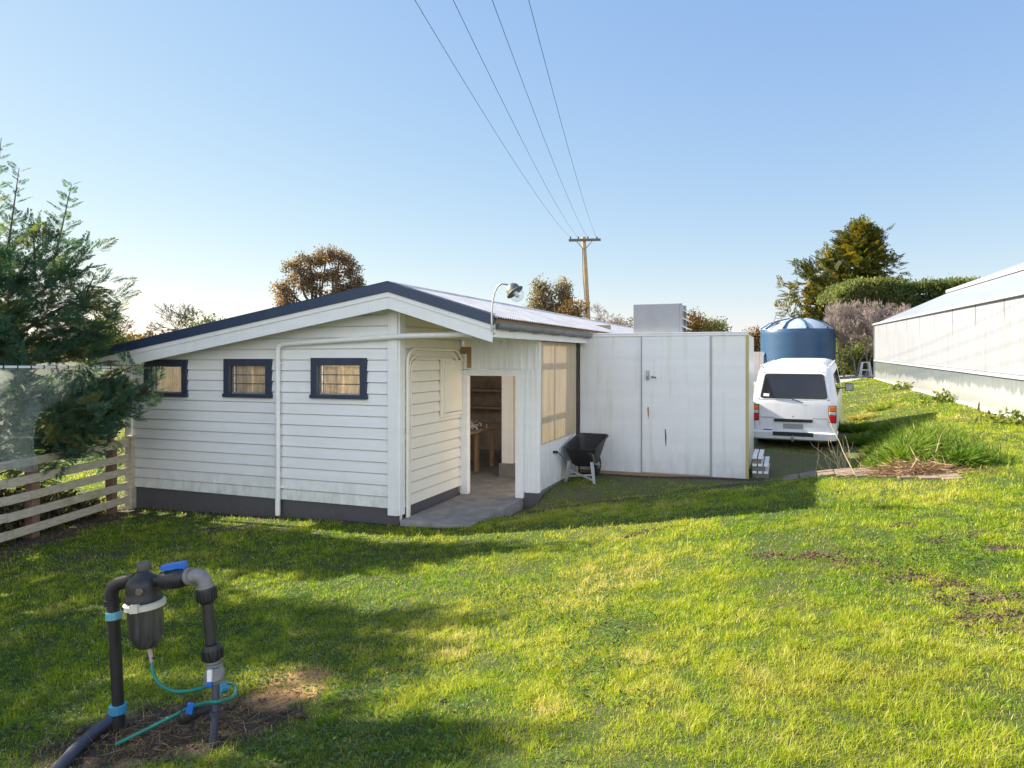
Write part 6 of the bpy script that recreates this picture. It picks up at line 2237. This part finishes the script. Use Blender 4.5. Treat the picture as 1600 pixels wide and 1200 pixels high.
leafy('shrub', 'low russet bush peeping over the roof end left of the condenser', b, [BB(985, 510, 1.6, .5, 64, b), BB(960, 514, 2.0, .6, 64, b)], 1500, 0.2, 'rust_shrub', 65, ((0, 0, 0), (0, 0, 2.0), 0.1), clump=0.25)

# golden cypress behind the tank
b = gp(1318, 47)
conifer('golden_cypress', 'broad golden green cypress rising behind the blue tank', b, at(1350, 366, 47).z - b[2], 4.1, 2600, 0.95, 'gold', 71, z_lo=0.02, shape=0.95, lift=0.35, wmul=2.4, trunk_r=0.3, lean=(1.2, 0), lite=True,
        extra=((at(1330, 440, 47), at(1398, 412, 46.5), 60, 0.3), (at(1290, 460, 47), at(1232, 455, 46.5), 70, 0.35), (at(1290, 520, 47), at(1225, 486, 46.5), 40, 0.25), (at(1335, 420, 47), at(1372, 372, 46.8), 60, 0.3), (at(1310, 430, 47), at(1290, 398, 46.5), 50, 0.3), (at(1340, 520, 46), at(1300, 560, 45), 160, 0.7), (at(1262, 470, 46.5), at(1300, 540, 45.5), 240, 0.7), (at(1300, 430, 46.5), at(1330, 500, 46), 260, 0.8), (at(1275, 440, 46.5), at(1256, 420, 46.5), 50, 0.25)))
# clipped hedge behind the greenhouse
r = np.random.default_rng(81)
hp0 = at(1312, 575, 42); hp1 = at(1512, 575, 42)
hb_ = thing('tall_hedge', 'tall clipped dark green hedge behind the greenhouse roof', 'hedge', ((hp0.x + hp1.x) / 2, 42.5, tz(24, 42.5)))
n = 60000
lx = (hp1.x - hp0.x) / 2 + 0.6
q = r.uniform(-1, 1, (n, 3))
k = r.integers(0, 3, n)
front = r.uniform(size=n) < 0.62
q[front, 1] = -1; q[~front, 2] = 1
HH = 5.15
pos = np.stack([q[:, 0] * lx, q[:, 1] * 1.3, (q[:, 2] * 0.5 + 0.5) * HH], 1)
lump = fbm(pos[:, 0], pos[:, 2] * 1.2 + pos[:, 1], 1.3, 5)[:, None]
edge = np.clip((pos[:, 0:1] + lx) / 1.5, 0, 1)
pos = pos + r.normal(0, 0.14, (n, 3)) + np.array([[0, -0.25, 0.0]]) * lump + np.array([[0, 0, 0.12]]) * lump
pos[:, 2] -= ((1 - edge[:, 0]) ** 2) * 0.9 * (pos[:, 2] / HH)
keep = lump[:, 0] + r.normal(0, .5, n) > -0.9
pos = pos[keep]; n = len(pos)
d = unit(r.normal(size=(n, 3)) + np.array([0, -0.3, 0.5]))
ls = 0.19 * r.uniform(0.6, 1.3, n)
npmesh('foliage', leaf_quads(pos, d, ls, ls * 0.4, r), 4, M['hedge'], hb_, tint=np.clip(0.45 + 0.3 * lump[keep][:, 0] + r.normal(0, .2, n), 0, 1))
mb = MB(); mb.box(-lx + 0.5, lx - 0.3, -0.9, 1.2, 0.0, HH - 0.55); mb.build('inner_core', simple('dark_inner_core', (0.02, 0.025, 0.012), 0.95), hb_)  # solid dark box fills the hedge behind its leaves
# pink bare shrub in front of the hedge and lower greenery
b = gp(1338, 37)
bare('bare_shrub', 'pinkish leafless shrub between the blue tank and the greenhouse', b, at(1330, 466, 37).z - b[2], 91, 'pinktwig', 0.07, 5, 0.33, stems=6, up=0.22, kids=(3, 4), cat='shrub', minr=0.008, trunk_frac=0.25)
b = gp(1345, 38)
leafy('shrub', 'dark green shrub under the pinkish leafless one', b, [BB(1338, 560, .8, .6, 38, b), BB(1352, 545, .7, .8, 38, b), BB(1325, 565, .7, .5, 38, b), BB(1356, 565, .6, .6, 38, b)], 4500, 0.13, 'hedge', 92, ((0, 0, 0), (0, 0, 0.6), 0.06), clump=0.16)
b = gp(1310, 41)
leafy('shrub', 'yellow green low shrub right of the tank foot', b, [BB(1310, 572, .7, .4, 41, b), BB(1320, 575, .5, .35, 41, b)], 1500, 0.12, 'shrubgreen', 93, ((0, 0, 0), (0, 0, 0.4), 0.05), clump=0.15)
# a belt of trees beyond the far end of the field closes the horizon
r = np.random.default_rng(101)
n = 30000
X = r.uniform(-140, 160, n)
hh = 4.5 + 1.6 * fbm(X, X * 0, 0.12, 3) + 1.2 * fbm(X, X * 0, 0.5, 4)
pos = np.stack([X, 150 + r.normal(0, 4, n), 1.1 + np.clip(hh, 1, 9) * r.uniform(0, 1, n) ** 0.7], 1)
d = unit(r.normal(size=(n, 3)))
o = npmesh('distant_woods', leaf_quads(pos, d, r.uniform(.5, 1.1, n), r.uniform(.35, .7, n), r), 4, M['rust_shrub'], tint=r.uniform(0, 0.7, n))
tag(o, 'far belt of trees along the horizon', 'woods', kind='stuff')
print("blades", NBL, "objects", len(bpy.data.objects))
